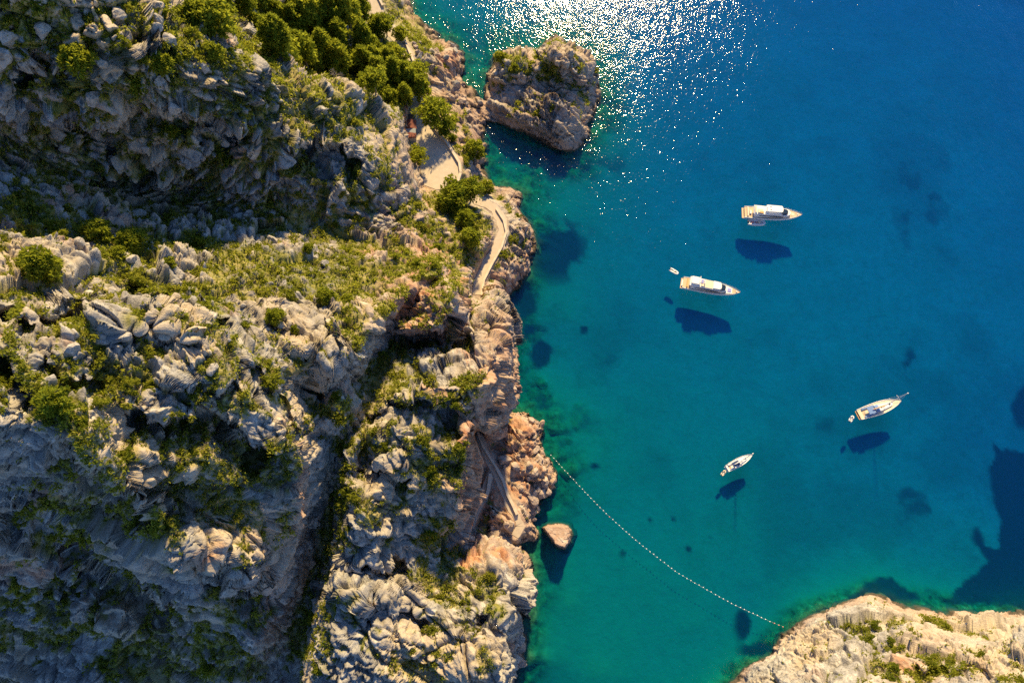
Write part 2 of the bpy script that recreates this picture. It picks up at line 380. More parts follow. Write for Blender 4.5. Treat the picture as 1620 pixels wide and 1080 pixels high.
def rim_drop(U, V):
    o = np.zeros(U.shape)
    for pl, h, reach in RIMS:
        u0, u1 = min(p[0] for p in pl) - reach, max(p[0] for p in pl) + reach; v0, v1 = min(p[1] for p in pl) - 6, max(p[1] for p in pl) + reach
        m = (U > u0) & (U < u1) & (V > v0) & (V < v1)
        if not m.any(): continue
        u, v = U[m], V[m]; best = np.full(u.shape, 1e9); side = np.zeros(u.shape); tt = np.zeros(u.shape); n = len(pl) - 1
        jit = 6.0 * np.sin(u * 0.13 + h) + 3.0 * np.sin(u * 0.31 + 1.3 * h); v = v + jit
        for k, (a, b) in enumerate(zip(pl[:-1], pl[1:])):
            dx, dy = b[0] - a[0], b[1] - a[1]; t = np.clip(((u - a[0]) * dx + (v - a[1]) * dy) / (dx * dx + dy * dy), 0, 1)
            d = np.hypot(u - a[0] - t * dx, v - a[1] - t * dy); c = d < best
            best = np.where(c, d, best); side = np.where(c, dx * (v - a[1]) - dy * (u - a[0]), side); tt = np.where(c, (k + t) / n, tt)
        f = sstep(0, 8, best) * (1 - sstep(8, reach, best)) * (side > 0) * sstep(0, .12, tt) * (1 - sstep(.88, 1, tt))
        o[m] = np.maximum(o[m], h * f)
    return o
def veg_bias(U, V):
    o = np.zeros(U.shape, np.float32)
    for u, v, ru, rv, a in VEG: o += a * np.exp(-0.5 * (((U - u) / ru) ** 2 + ((V - v) / rv) ** 2))
    return o
def ramp_bias(U, V, L):
    o = np.zeros(U.shape, np.float32)
    for u, v, ru, rv, a in L: o += a * np.exp(-0.5 * (((U - u) / ru) ** 2 + ((V - v) / rv) ** 2))
    return np.clip(o, 0, 1)
OCHRE = [(748,740,22,75,.95),(782,610,14,60,.6),(800,560,12,40,.35),(860,150,70,70,.3),(840,390,20,60,.5),(810,450,30,30,.5),(720,90,25,40,.4),(840,760,35,80,.4),(668,515,40,14,.8),(672,490,38,32,.75),(640,470,30,30,.5),(430,950,25,70,.5),(480,820,12,70,.5),(800,770,45,80,.55),(660,270,30,80,.35),(750,250,40,60,.5),(700,410,50,25,.5),(760,410,20,40,.4),(370,250,25,20,.5),(820,690,30,40,.3),(700,120,30,50,.25),(1480,1050,60,30,.25),(640,400,90,40,.25)]

def sample_base(U, V):
    iu = np.clip(np.searchsorted(CU, U.ravel()) - 1, 0, len(CU) - 2); iv = np.clip(np.searchsorted(CV, V.ravel()) - 1, 0, len(CV) - 2)
    fu = (U.ravel() - CU[iu]) / (CU[iu + 1] - CU[iu]); fv = (V.ravel() - CV[iv]) / (CV[iv + 1] - CV[iv])
    o = (BASE[iv, iu] * (1 - fu) + BASE[iv, iu + 1] * fu) * (1 - fv) + (BASE[iv + 1, iu] * (1 - fu) + BASE[iv + 1, iu + 1] * fu) * fv
    return o.reshape(U.shape)
def blur(A, r, ax):
    k = np.ones(2 * r + 1) / (2 * r + 1)
    pad = [(0, 0), (0, 0)]; pad[ax] = (r, r)
    return np.apply_along_axis(lambda x: np.convolve(x, k, 'valid'), ax, np.pad(A, pad, mode='edge'))
def even_grid(u0, u1, v0, v1, nu, nv):
    """grid whose vertices are spread evenly over the ground, steep faces included"""
    us = np.arange(u0, u1 + 1, 4.0); vs = np.arange(v0, v1 + 1, 4.0)
    U, V = np.meshgrid(us, vs)
    def dens(U, V, ax):
        Z = sample_base(U, V) - rim_drop(U, V); X, Y = at_np(U, V, Z); P = np.stack([X, Y, Z], -1)
        d = np.linalg.norm(np.gradient(P, axis=ax), axis=-1) / ((CAM_H - Z) / 1000.0)
        st = np.gradient(U if ax == 1 else V, axis=ax)
        f = np.clip(d / st, 0.6, 9.0)
        out = np.maximum(np.maximum(-U, U - 1620), np.maximum(-V, V - 1080))
        return np.where(Z < -4, 0.12, f) * np.where(out > 12, np.clip(1 - (out - 12) / 60, 0.06, 1), 1) * st
    w = blur(blur(dens(U, V, 0), 4, 1), 1, 0)
    c = np.cumsum(w, 0); V2 = np.zeros((nv, len(us)))
    for j in range(len(us)):
        a = c[:, j]; V2[:, j] = np.interp(np.linspace(a[0], a[-1], nv), a, vs)
    U2 = np.repeat(us[None], nv, 0)
    w = blur(blur(dens(U2, V2, 1), 7, 0), 1, 1)
    c = np.cumsum(w, 1); U3 = np.zeros((nv, nu)); V3 = np.zeros((nv, nu))
    for i in range(nv):
        a = c[i]; U3[i] = np.interp(np.linspace(a[0], a[-1], nu), a, us); V3[i] = np.interp(U3[i], us, V2[i])
    return U3, V3
ISLET = [(772,200),(768,176),(762,152),(764,130),(772,100),(790,80),(860,60),(880,50),(960,70),(965,260),(880,260),(800,215)]
STRIKE = np.array([0.80, -0.56, -0.21]); STRIKE /= np.linalg.norm(STRIKE)
BEDN = np.array([0.40, 0.60, 0.69]); BEDN -= STRIKE * (BEDN @ STRIKE); BEDN /= np.linalg.norm(BEDN)
BOULD = [(150,25,75,60,1.0),(110,150,120,110,1.0),(280,260,120,70,.8),(40,60,80,60,.8),(380,180,60,50,.5)]
BEDM2 = np.array(Euler((R(-20), R(35), R(50))).to_matrix()).T @ np.diag([0.4, 1.2, 1.2])
BEDM = np.array(Euler((R(25), R(-28), R(20))).to_matrix()).T @ np.diag([0.35, 0.35, 1.7])
def build_land(U, V, extra=None, seed=0):
    Z = sample_base(U, V) if extra is None else extra(U, V)
    flat = np.zeros(U.shape); near = np.zeros(U.shape)
    if extra is None and U.min() < 800:
        ins = in_poly(U, V, TERRACE)
        dt, _ = pl_dist(U, V, TERRACE + TERRACE[:1]); ft = np.where(ins, 1.0, 1 - sstep(1, 7, dt))
        Z = Z * (1 - ft) + 12.0 * ft; flat = np.maximum(flat, ft); near = np.where(ins, 1.0, 1 - sstep(4, 32, dt))
        for pl, w in ((PATH_E, 8), (PATH_L, 6), (PATH_R, 8), (PATH_T, 5)):
            d, zz = pl_dist(U, V, pl); f = 1 - sstep(w, w + 7, d)
            Z = Z * (1 - f) + zz * f; flat = np.maximum(flat, f); near = np.maximum(near, 1 - sstep(w, w + 24, d))
        d, _ = pl_dist(U, V, GORGE); near = np.maximum(near, 0.85 * (1 - sstep(15, 65, d)))
    if extra is None: Z = Z - rim_drop(U, V) * (1 - flat)
    X, Y = at_np(U, V, Z)
    P = np.stack([X, Y, Z], -1)
    # smoothed base normals
    du = np.gradient(P, axis=1); dv = np.gradient(P, axis=0)
    N = np.cross(dv, du); gs = np.maximum(np.linalg.norm(du, axis=-1), np.linalg.norm(dv, axis=-1))
    for r_ in (2, 3, 5, 6, 4):
        N = (N + np.roll(N, r_, 0) + np.roll(N, -r_, 0) + np.roll(N, r_, 1) + np.roll(N, -r_, 1)) / 5
    N /= np.linalg.norm(N, axis=-1, keepdims=True) + 1e-9
    sh = U.shape; p = P.reshape(-1, 3); n = N.reshape(-1, 3); up = n[:, 2]
    keep = (Z.ravel() > -7)
    idx = np.where(keep)[0]; p = p[idx]; n = n[idx]; up = up[idx]
    uu, vv = U.ravel()[idx], V.ravel()[idx]; fl = flat.ravel()[idx]; nr = near.ravel()[idx]; gs = gs.ravel()[idx]
    a4, a3, a2, a1 = (1 - sstep(lo, hi, gs) for lo, hi in ((.35, .9), (.6, 1.7), (1.3, 4.0), (3.0, 9.0)))      # fade what the grid cannot carry
    # broad warp, then blocks, stones and cracks
    w = np.stack([fbm(p / 9.0, 3, 5), fbm(p / 9.0 + 31, 3, 6), fbm(p / 9.0 + 57, 3, 7)], 1) - 0.5
    q = p + w * 3.2
    st = q @ STRIKE; wb = ramp_bias(uu, vv, BOULD); ax = q - (0.5 - 0.35 * wb)[:, None] * st[:, None] * STRIKE
    big = fbm(p / 38.0, 3, 41) - 0.5
    low = p[:, 2] < 9
    amp = np.clip(p[:, 2] / 12.0, 0.25, 1.0) * (1 - 0.75 * nr) * a1
    f1, f2, c1, o1 = voronoi(ax / 16.0, 1 + seed)
    tilt = np.cos(c1 * 40) * o1[:, 0] + np.sin(c1 * 40) * o1[:, 1] + np.sin(c1 * 77) * o1[:, 2]
    e1 = f2 - f1
    d = amp * (2.0 * (c1 - 0.5) + 4.4 * tilt + 1.6 * (np.clip(e1 / 0.07, 0, 1) ** 0.7 - 1))
    f1, f2, c0, o0 = voronoi(ax / 31.0 + 5.2, 9 + seed)
    d += amp * 4.5 * (np.cos(c0 * 50) * o0[:, 0] + np.sin(c0 * 50) * o0[:, 1] + 0.6 * np.sin(c0 * 91) * o0[:, 2]) * (1 - .6 * wb)
    for sz, dep, wd, sd in ((24.0, 2.6, .013, 201), (11.0, 1.5, .018, 211), (5.5, 0.8, .025, 221)):       # long fractures
        cn = fbm(ax / sz + w * .35, 2, sd) - 0.5
        d -= dep * np.exp(-(cn / wd) ** 2) * np.clip(amp, .3, 1) * a2
    f1, f2, c2, o2 = voronoi(ax / 4.9 + 3.3, 2 + seed)
    tilt = np.cos(c2 * 40) * o2[:, 0] + np.sin(c2 * 40) * o2[:, 1] + np.sin(c2 * 77) * o2[:, 2]
    e2 = f2 - f1; patch = sstep(0.38, 0.6, fbm(p / 16.0, 2, 91))
    k2 = (0.22 + 0.55 * patch + 0.6 * wb) * np.clip(amp, 0.6, 1) * (1 + .5 * wb)
    d += a2 * k2 * (1.7 * (c2 - 0.5) + 2.4 * tilt + 1.1 * (np.clip(e2 / (0.08 + .1 * wb), 0, 1) ** 0.7 - 1))
    q3 = q - 0.55 * st[:, None] * STRIKE + w
    f1, f2, c3, o3 = voronoi(q3 / 1.9 + 8.1, 3 + seed)
    tilt = np.cos(c3 * 40) * o3[:, 0] + np.sin(c3 * 40) * o3[:, 1]
    e3 = f2 - f1; patch3 = sstep(0.35, 0.62, fbm(p / 7.0, 2, 95))
    d += a3 * (0.3 + 0.8 * patch3) * (0.75 * (c3 - 0.5) + 1.0 * tilt + 0.5 * (np.clip(e3 / 0.14, 0, 1) ** 0.7 - 1))
    # bedding: leaning layers and karst runnels
    pb = sstep(0.44, 0.6, fbm(p / 22.0, 2, 33))
    bed = p @ BEDN + w[:, 0] * 4.0 + 3.0 * fbm(p / 4.5, 3, 35); pv = sstep(0.36, 0.66, fbm(p / 6.0, 2, 37))
    saw = lambda x: np.where((x % 1.0) < 0.8, (x % 1.0) / 0.8, (1 - x % 1.0) / 0.2)
    d += a3 * (0.25 + pb) * (1 - .95 * wb) * (0.3 if seed else 1.0) * (1.25 * (saw(bed / 4.1) - 0.5) * (.3 + pv) + 0.28 * pv * (saw(bed / 1.45 + w[:, 1]) - 0.5))
    d += 0.9 * a2 * (ridged(q / 5.0, 3, 61) - 0.62) + 0.3 * a3 * (ridged((q - 0.6 * st[:, None] * STRIKE) / 1.3, 2, 65) - 0.6)
    f1, f2, c4, o4 = voronoi(q3 / 0.8 + 2.7, 4 + seed)
    d += a4 * 0.85 * (0.3 + 0.75 * patch3) * (0.3 * (c4 - 0.5) + 0.28 * (np.clip((f2 - f1) / 0.25, 0, 1) - 1) + 0.35 * (np.cos(c4 * 40) * o4[:, 0] + np.sin(c4 * 40) * o4[:, 1]))
    d += 3.5 * big * amp
    # plants
    vb = veg_bias(uu, vv); nz = fbm(p / 7.5, 4, 21); nz2 = fbm(p / 2.2, 3, 25)
    crack = 1 - np.clip(e1 / 0.22, 0, 1); crack2 = 1 - np.clip(e2 / 0.2, 0, 1)
    vegf = 0.46 * vb - 0.045 + 0.85 * (nz - 0.5) + 0.75 * (nz2 - 0.5) + 0.10 * crack + 0.10 * crack2 + 0.22 * (up - 0.75) - 0.12 * np.clip(d / 2.0, -1, 1) + wb * (0.36 * (1 - np.clip(e2 / 0.5, 0, 1)) - 0.05)
    veg = sstep(0.06, 0.20, vegf) * sstep(2.5, 6.0, p[:, 2] + 6 * (vb > .25)) * sstep(0.15, 0.4, up + .35 * wb)
    veg *= (1 - fl)
    soft = 1 - 0.45 * veg
    d = d * soft * (1 - fl)
    if extra is not None: d *= 0.6; veg = veg * 0
    elif seed: d *= 0.75
    d *= 1 - 0.05 * in_poly(uu, vv, ISLET)
    d = np.where(p[:, 2] < 0, d * 0.6, d)
    P2 = p + n * d[:, None]
    ochre = np.clip(ramp_bias(uu, vv, OCHRE) * (0.4 + 1.2 * fbm(p / 6.0, 3, 77)) + 0.8 * sstep(0.66, 0.8, fbm(p / 14.0, 3, 78)) * (up < .8), 0, 1)
    remap = np.full(U.size, -1, np.int64); remap[idx] = np.arange(len(idx))
    a = np.arange(U.size).reshape(sh)
    Q = np.stack([a[:-1, :-1], a[1:, :-1], a[1:, 1:], a[:-1, 1:]], -1).reshape(-1, 4)
    Q = remap[Q]; Q = Q[(Q >= 0).all(1)]
    zq = P2[:, 2][Q].max(1); Q = Q[zq > -3.5]
    return dict(P=P2, Q=Q, veg=veg, ochre=ochre, u=uu, v=vv, n=n, up=up, fl=fl, vegf=vegf, tone=fbm(p / 2.1, 5, 501, 0.6), strata=fbm((p - 0.8 * (p @ STRIKE)[:, None] * STRIKE + w) / 1.5, 4, 511, 0.6), hue=fbm(p / 15.0, 3, 521))

# ---------------------------------------------------------------- materials of the setting
def rock_material(name):
    t = NT(name); pos = t.n('NewGeometry').outputs['Position']
    sep = t.n('SeparateXYZ'); t.link(pos, sep.inputs[0]); z = sep.outputs[2]
    veg = t.attr('veg'); och = t.attr('ochre')
    big = t.attr('hue'); mid = t.attr('tone'); strat = t.attr('strata'); fine = t.noise(2.2, 4, 0.68, pos)
    c = t.ramp(mid, [(0.30, (0.19, 0.175, 0.158)), (0.45, (0.37, 0.345, 0.312)), (0.6, (0.48, 0.45, 0.405)), (0.75, (0.58, 0.545, 0.49))])
    c = t.mix(t.ramp(strat, [(0.38, 0.0), (0.6, 0.6)]), c, (0.30, 0.29, 0.28))
    c = t.mix(t.ramp(fine, [(0.36, 0.65), (0.5, 0.0)]), c, (0.12, 0.11, 0.10))
    c = t.mix(t.ramp(big, [(0.42, 0.0), (0.66, 0.6)]), c, (0.52, 0.41, 0.28))
    of = t.math('MULTIPLY', och, t.ramp(strat, [(0.3, 0.35), (0.6, 1.0)]))
    c = t.mix(of, c, t.mix(mid, (0.34, 0.125, 0.06), (0.60, 0.38, 0.25)))
    # shore: bare brown rock in the splash zone, weed at the waterline
    zz = t.math('ADD', z, t.math('MULTIPLY', t.math('SUBTRACT', mid, 0.5), 5.0))
    sh = t.n('MapRange', interpolation_type='SMOOTHSTEP'); t.link(zz, sh.inputs[0]); sh.inputs[1].default_value = 7.0; sh.inputs[2].default_value = 1.5
    c = t.mix(t.math('MULTIPLY', sh.outputs[0], 0.65), c, (0.36, 0.245, 0.185))
    sh2 = t.n('MapRange', interpolation_type='SMOOTHSTEP'); t.link(zz, sh2.inputs[0]); sh2.inputs[1].default_value = 1.9; sh2.inputs[2].default_value = 0.5
    c = t.mix(sh2.outputs[0], c, (0.085, 0.07, 0.05))
    # low plants, dry grass and earth
    g = t.ramp(t.math('ADD', t.math('MULTIPLY', big, 0.5), t.math('MULTIPLY', mid, 0.5)), [(0.3, (0.10, 0.11, 0.025)), (0.43, (0.20, 0.195, 0.045)), (0.54, (0.30, 0.265, 0.085)), (0.68, (0.37, 0.30, 0.16))])
    g = t.mix(t.ramp(fine, [(0.38, 0.5), (0.5, 0.0)]), g, (0.045, 0.055, 0.014))
    vf = t.math('MULTIPLY', veg, t.ramp(mid, [(0.36, 0.25), (0.5, 1.0)]))
    c = t.mix(vf, c, g)
    t.bsdf(c, 0.92, fine, 0.9, 0.35, Specular_IOR_Level=0.2)
    return t.m
M_ROCK = rock_material('limestone')

def seabed_material():
    t = NT('sea_floor'); pos = t.n('TexCoord').outputs['Object']
    grass = t.attr('seagrass'); rocky = t.attr('rocky')
    sep = t.n('SeparateXYZ'); t.link(pos, sep.inputs[0])
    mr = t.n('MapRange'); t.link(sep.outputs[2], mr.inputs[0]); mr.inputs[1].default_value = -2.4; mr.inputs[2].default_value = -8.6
    sand = t.ramp(mr.outputs[0], [(0.0, (0.40, 0.27, 0.145)), (0.14, (0.32, 0.205, 0.13)), (0.55, (0.38, 0.26, 0.215)), (1.0, (0.48, 0.38, 0.39))])   # bluer and paler with depth: light scattered by water, painted into the sand
    sand = t.mix(t.ramp(t.noise(0.05, 5, 0.6, pos), [(0.35, 0.35), (0.65, 0.0)]), sand, (0.22, 0.19, 0.14))
    sand = t.mix(t.ramp(t.noise(0.35, 5, 0.7, pos), [(0.35, 0.3), (0.55, 0.0)]), sand, (0.16, 0.15, 0.10))
    stone = t.ramp(t.noise(0.5, 6, 0.7, pos), [(0.35, (0.03, 0.04, 0.025)), (0.55, (0.11, 0.13, 0.06)), (0.7, (0.20, 0.20, 0.11))])
    c = t.mix(rocky, sand, stone)
    c = t.mix(grass, c, t.mix(t.noise(0.9, 4, 0.7, pos), (0.012, 0.018, 0.030), (0.04, 0.05, 0.06)))
    t.bsdf(c, 1.0, t.noise(0.5, 5, 0.6, pos), 0.5, 0.5, Specular_IOR_Level=0.0)
    return t.m
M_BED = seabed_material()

def water_material():
    t = NT('sea_water'); pos = t.n('TexCoord').outputs['Object']
    mp = t.n('Mapping'); mp.inputs['Rotation'].default_value = (0, 0, R(28)); mp.inputs['Scale'].default_value = (1.0, 0.62, 1.0); t.link(pos, mp.inputs[0])
    w1 = t.noise(1.3, 1, 0.5, mp.outputs[0], 0.3); w2 = t.noise(0.2, 2, 0.5, mp.outputs[0]); w3 = t.noise(2.2, 1, 0.5, pos)
    gust = t.ramp(t.noise(0.012, 3, 0.6, mp.outputs[0], 0.8), [(0.36, 0.45), (0.6, 1.0)])
    h = t.math('ADD', t.math('MULTIPLY', w1, 0.175), t.math('ADD', t.math('MULTIPLY', w2, 0.42), t.math('MULTIPLY', w3, 0.03)))
    h = t.math('MULTIPLY', h, gust)
    b = t.n('Bump'); b.inputs['Strength'].default_value = 1.0; b.inputs['Distance'].default_value = 1.0; t.link(h, b.inputs['Height'])
    fr = t.n('Fresnel'); fr.inputs['IOR'].default_value = 1.33; t.link(b.outputs[0], fr.inputs['Normal'])
    gl = t.n('BsdfGlossy'); gl.inputs['Roughness'].default_value = 0.07; t.link(b.outputs[0], gl.inputs['Normal'])
    tr = t.n('BsdfTransparent')
    mx = t.n('MixShader'); bf = t.n('NewGeometry').outputs['Backfacing']; t.link(t.math('MULTIPLY', fr.outputs[0], t.math('SUBTRACT', 1.0, bf)), mx.inputs[0]); t.link(tr.outputs[0], mx.inputs[1]); t.link(gl.outputs[0], mx.inputs[2])
    t.link(mx.outputs[0], t.out.inputs['Surface'])
    va = t.n('VolumeAbsorption'); va.inputs['Color'].default_value = (0.0, 0.907, 0.987, 1); va.inputs['Density'].default_value = 0.74
    vs = t.n('VolumeScatter'); vs.inputs['Color'].default_value = (0.0, 0.26, 0.88, 1); vs.inputs['Density'].default_value = 0.045; vs.inputs['Anisotropy'].default_value = 0.3
    ad = t.n('AddShader'); t.link(va.outputs[0], ad.inputs[0]); t.link(vs.outputs[0], ad.inputs[1]); t.link(ad.outputs[0], t.out.inputs['Volume'])
    return t.m
M_WATER = water_material()

# ---------------------------------------------------------------- land
land = build_land(*even_grid(-640, 960, -400, 1440, 1000, 1120))
def make_land(name, L, mask=None):
    Q = L['Q'] if mask is None else L['Q'][mask]
    used = np.unique(Q); rm = np.full(len(L['P']), -1); rm[used] = np.arange(len(used))
    me = np_mesh(name, L['P'][used], rm[Q], M_ROCK, True, {k: L[k][used] for k in ('veg', 'ochre', 'tone', 'strata', 'hue')})
    o = bpy.data.objects.new(name, me); COL.objects.link(o)
    return o
qc_u = land['u'][land['Q']].mean(1); qc_v = land['v'][land['Q']].mean(1)
m_islet = in_poly(qc_u, qc_v, ISLET)
hillside = tag(make_land('hillside', land, ~m_islet), 'rugged pale limestone hillside and sea cliffs with green scrub', kind='structure')
islet = tag(make_land('islet', land, m_islet), 'rocky islet joined to the coast below the pine grove', kind='structure')
land2 = build_land(*even_grid(1090, 2200, 890, 1440, 480, 300), seed=50)
headland = tag(make_land('headland', land2), 'sunlit rocky headland across the cove', kind='structure')
def rock_z(U, V):
    d, _ = pl_dist(U, V, ROCK + ROCK[:1]); ins = in_poly(U, V, ROCK); d = np.where(ins, d, -d)
    return np.clip(np.where(d > 0, np.minimum(2.6 + 0.06 * (V - 830) + 0.05 * (905 - U), d * 1.3), d * 0.5), -4, 6)
land3 = build_land(*np.meshgrid(np.arange(840, 925, 0.8), np.arange(812, 888, 0.8)), rock_z, 90)
land3['ochre'] = np.full(len(land3['P']), 0.55)
sea_rock = tag(make_land('sea_rock', land3), 'lone brown rock standing in the shallows near the swimming buoys', 'rock')

# ---------------------------------------------------------------- sea floor and water
su = axis(600, 1640, -640, 2320, 4.0, 1.2); sv = axis(-10, 1100, -420, 1460, 4.0, 1.2)
U, V = np.meshgrid(su, sv)
Zb = bilin(BASE, CU, CV, su, sv); Zb = np.minimum(Zb, 0) * 0.4 - 0.8
GRASS = [(838,521,11,9,1.2),(856,558,12,18,1.3),(925,521,7,8,1),(880,395,34,36,1.1),(825,480,22,30,.9),(905,420,18,20,.7),(1178,985,11,22,1.1),(1200,1028,22,12,1.1),(1440,590,10,28,.7),
         (1470,800,40,22,.42),(1440,780,24,16,.4),(940,738,9,7,.8),(895,735,20,18,.6),
         (1310,760,25,9,.4),(1160,785,10,12,.0),(1065,820,6,6,.75),(1028,822,5,5,.7),(1088,868,5,6,.7),(1122,850,6,7,.7),(985,875,5,5,.6),(1115,820,9,5,.6),(940,640,40,30,.3),(960,580,60,30,.25),(1000,460,120,60,.22),(1100,300,120,60,.2),(1450,330,60,90,.3),(1300,700,80,60,.25),(865,660,28,30,.5),(915,800,22,16,.35),(1230,590,60,40,.18),(760,60,25,30,.5),(900,270,60,20,.7),(840,250,50,20,.7)]
X, Y = at_np(U, V, Zb); P = np.stack([X, Y, Zb], -1).reshape(-1, 3)
gb = np.zeros(U.size, np.float32)
for u, v, ru, rv, a in GRASS: gb = np.maximum(gb, a * np.exp(-0.5 * (((U.ravel() - u) / ru) ** 2 + ((V.ravel() - v) / rv) ** 2)))
for pg in ([(1570,697),(1600,712),(1660,722),(1680,960),(1500,964),(1478,950),(1500,938),(1530,915),(1562,888),(1540,850),(1545,836),(1558,862),(1578,862),(1576,800),(1568,740)], [(1680,590),(1612,618),(1600,645),(1610,672),(1680,700)],
           [(1370,915),(1390,910),(1415,908),(1425,925),(1450,938),(1458,950),(1400,950),(1330,965),(1270,985),(1300,955),(1350,940)]):
    dd, _ = pl_dist(U, V, pg + pg[:1]); dd = np.where(in_poly(U, V, pg), dd, -dd).ravel(); gb = np.maximum(gb, np.clip(0.5 + dd / 22.0, 0, 1.1))
n1 = fbm(P * np.array([1, 1, 0]) / 9.0, 4, 301); n2 = fbm(P * np.array([1, 1, 0]) / 35.0, 3, 305)
gm = sstep(0.36, 0.66, gb + 1.3 * (n1 - 0.5) + 0.5 * (fbm(P * np.array([1, 1, 0]) / 2.5, 3, 309) - 0.5)) * np.clip(gb * 1.5, 0, 1) + 0.25 * sstep(0.55, 0.75, n2 + 0.3 * (n1 - .5))
sd, _ = pl_dist(U, V, resample(SHORE, 30)); sd2, _ = pl_dist(U, V, resample(SHORE2, 30)); sd = np.minimum(sd, sd2 * 1.7).ravel()
rk = (1 - sstep(14, 60, sd + 60 * (n1 - 0.5)))
rk = np.maximum(rk, 0.9 * ramp_bias(U, V, [(880,770,40,40,1),(850,620,40,50,1),(880,690,40,40,.7),(1590,950,30,25,.8)]).ravel() * sstep(.42, .55, n1))
f1, f2, c, off = voronoi(P * np.array([1, 1, 0.0]) / 5.0 + 0.5, 311)
lump = rk * (2.2 * np.clip(0.55 - f1, 0, 1) + 1.6 * (c - 0.5)) + 0.5 * (n1 - 0.5)
Pz = P.copy(); Pz[:, 2] = np.minimum(P[:, 2] + lump, -0.9)
a = np.arange(U.size).reshape(U.shape); Qs = np.stack([a[:-1, :-1], a[1:, :-1], a[1:, 1:], a[:-1, 1:]], -1).reshape(-1, 4)
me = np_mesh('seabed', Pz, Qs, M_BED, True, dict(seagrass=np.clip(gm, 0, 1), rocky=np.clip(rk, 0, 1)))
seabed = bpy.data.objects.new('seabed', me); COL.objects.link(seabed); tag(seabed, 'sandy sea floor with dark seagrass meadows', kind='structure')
B = 2500.0
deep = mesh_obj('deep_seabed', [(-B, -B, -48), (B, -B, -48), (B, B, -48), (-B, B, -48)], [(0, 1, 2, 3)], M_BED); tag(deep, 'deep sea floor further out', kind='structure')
wv = [(-B, -B, -60), (B, -B, -60), (B, B, -60), (-B, B, -60), (-B, -B, 0), (B, -B, 0), (B, B, 0), (-B, B, 0)]
sea = mesh_obj('sea', wv, [(0, 3, 2, 1), (4, 5, 6, 7), (0, 1, 5, 4), (1, 2, 6, 5), (2, 3, 7, 6), (3, 0, 4, 7)], M_WATER)
tag(sea, 'clear blue and turquoise sea of the cove', kind='structure')

# ---------------------------------------------------------------- placing things on the ground
def ground(u, v, L=None):
    L = L or land
    i = int(np.argmin((L['u'] - u) ** 2 + (L['v'] - v) ** 2))
    return Vector(L['P'][i])
class MB:
    """collects simple solids into one mesh"""
    def __init__(s): s.v = []; s.f = []
    def add(s, V, F):
        b = len(s.v); s.v += [tuple(x) for x in V]; s.f += [tuple(i + b for i in f) for f in F]; return s
    def box(s, x0, x1, y0, y1, z0, z1, tx=0.0, ty=0.0):
        V = [(x0, y0, z0), (x1, y0, z0), (x1, y1, z0), (x0, y1, z0), (x0 + tx, y0 + ty, z1), (x1 - tx, y0 + ty, z1), (x1 - tx, y1 - ty, z1), (x0 + tx, y1 - ty, z1)]
        return s.add(V, [(0, 3, 2, 1), (4, 5, 6, 7), (0, 1, 5, 4), (1, 2, 6, 5), (2, 3, 7, 6), (3, 0, 4, 7)])
    def prism(s, poly, z0, z1, inset=0.0):
        n = len(poly); cx = sum(p[0] for p in poly) / n; cy = sum(p[1] for p in poly) / n
        top = [(cx + (p[0] - cx) * (1 - inset), cy + (p[1] - cy) * (1 - inset)) for p in poly]
        V = [(x, y, z0) for x, y in poly] + [(x, y, z1) for x, y in top]
        return s.add(V, [tuple(range(n - 1, -1, -1)), tuple(range(n, 2 * n))] + [(i, (i + 1) % n, n + (i + 1) % n, n + i) for i in range(n)])
    def tube(s, pts, rad, n=6, cap=True):
        pts = [Vector(p) for p in pts]; rad = rad if isinstance(rad, (list, tuple)) else [rad] * len(pts); V = []; F = []
        for i, p in enumerate(pts):
            d = (pts[min(i + 1, len(pts) - 1)] - pts[max(i - 1, 0)]).normalized()
            a = d.cross(Vector((0, 0, 1)) if abs(d.z) < 0.9 else Vector((1, 0, 0))).normalized(); b = d.cross(a)
            for k in range(n):
                t = 2 * math.pi * k / n; V.append(p + (a * math.cos(t) + b * math.sin(t)) * rad[i])
        for i in range(len(pts) - 1):
            for k in range(n): F.append((i * n + k, i * n + (k + 1) % n, (i + 1) * n + (k + 1) % n, (i + 1) * n + k))
        if cap: F += [tuple(range(n - 1, -1, -1)), tuple((len(pts) - 1) * n + k for k in range(n))]
        return s.add(V, F)
    def build(s, name, mat, parent=None, smooth=False): return mesh_obj(name, s.v, s.f, mat, parent, smooth)
def copy_tree(o, parent=None):
    c = o.copy(); COL.objects.link(c); c.parent = parent
    for ch in list(o.children): copy_tree(ch, c)
    return c

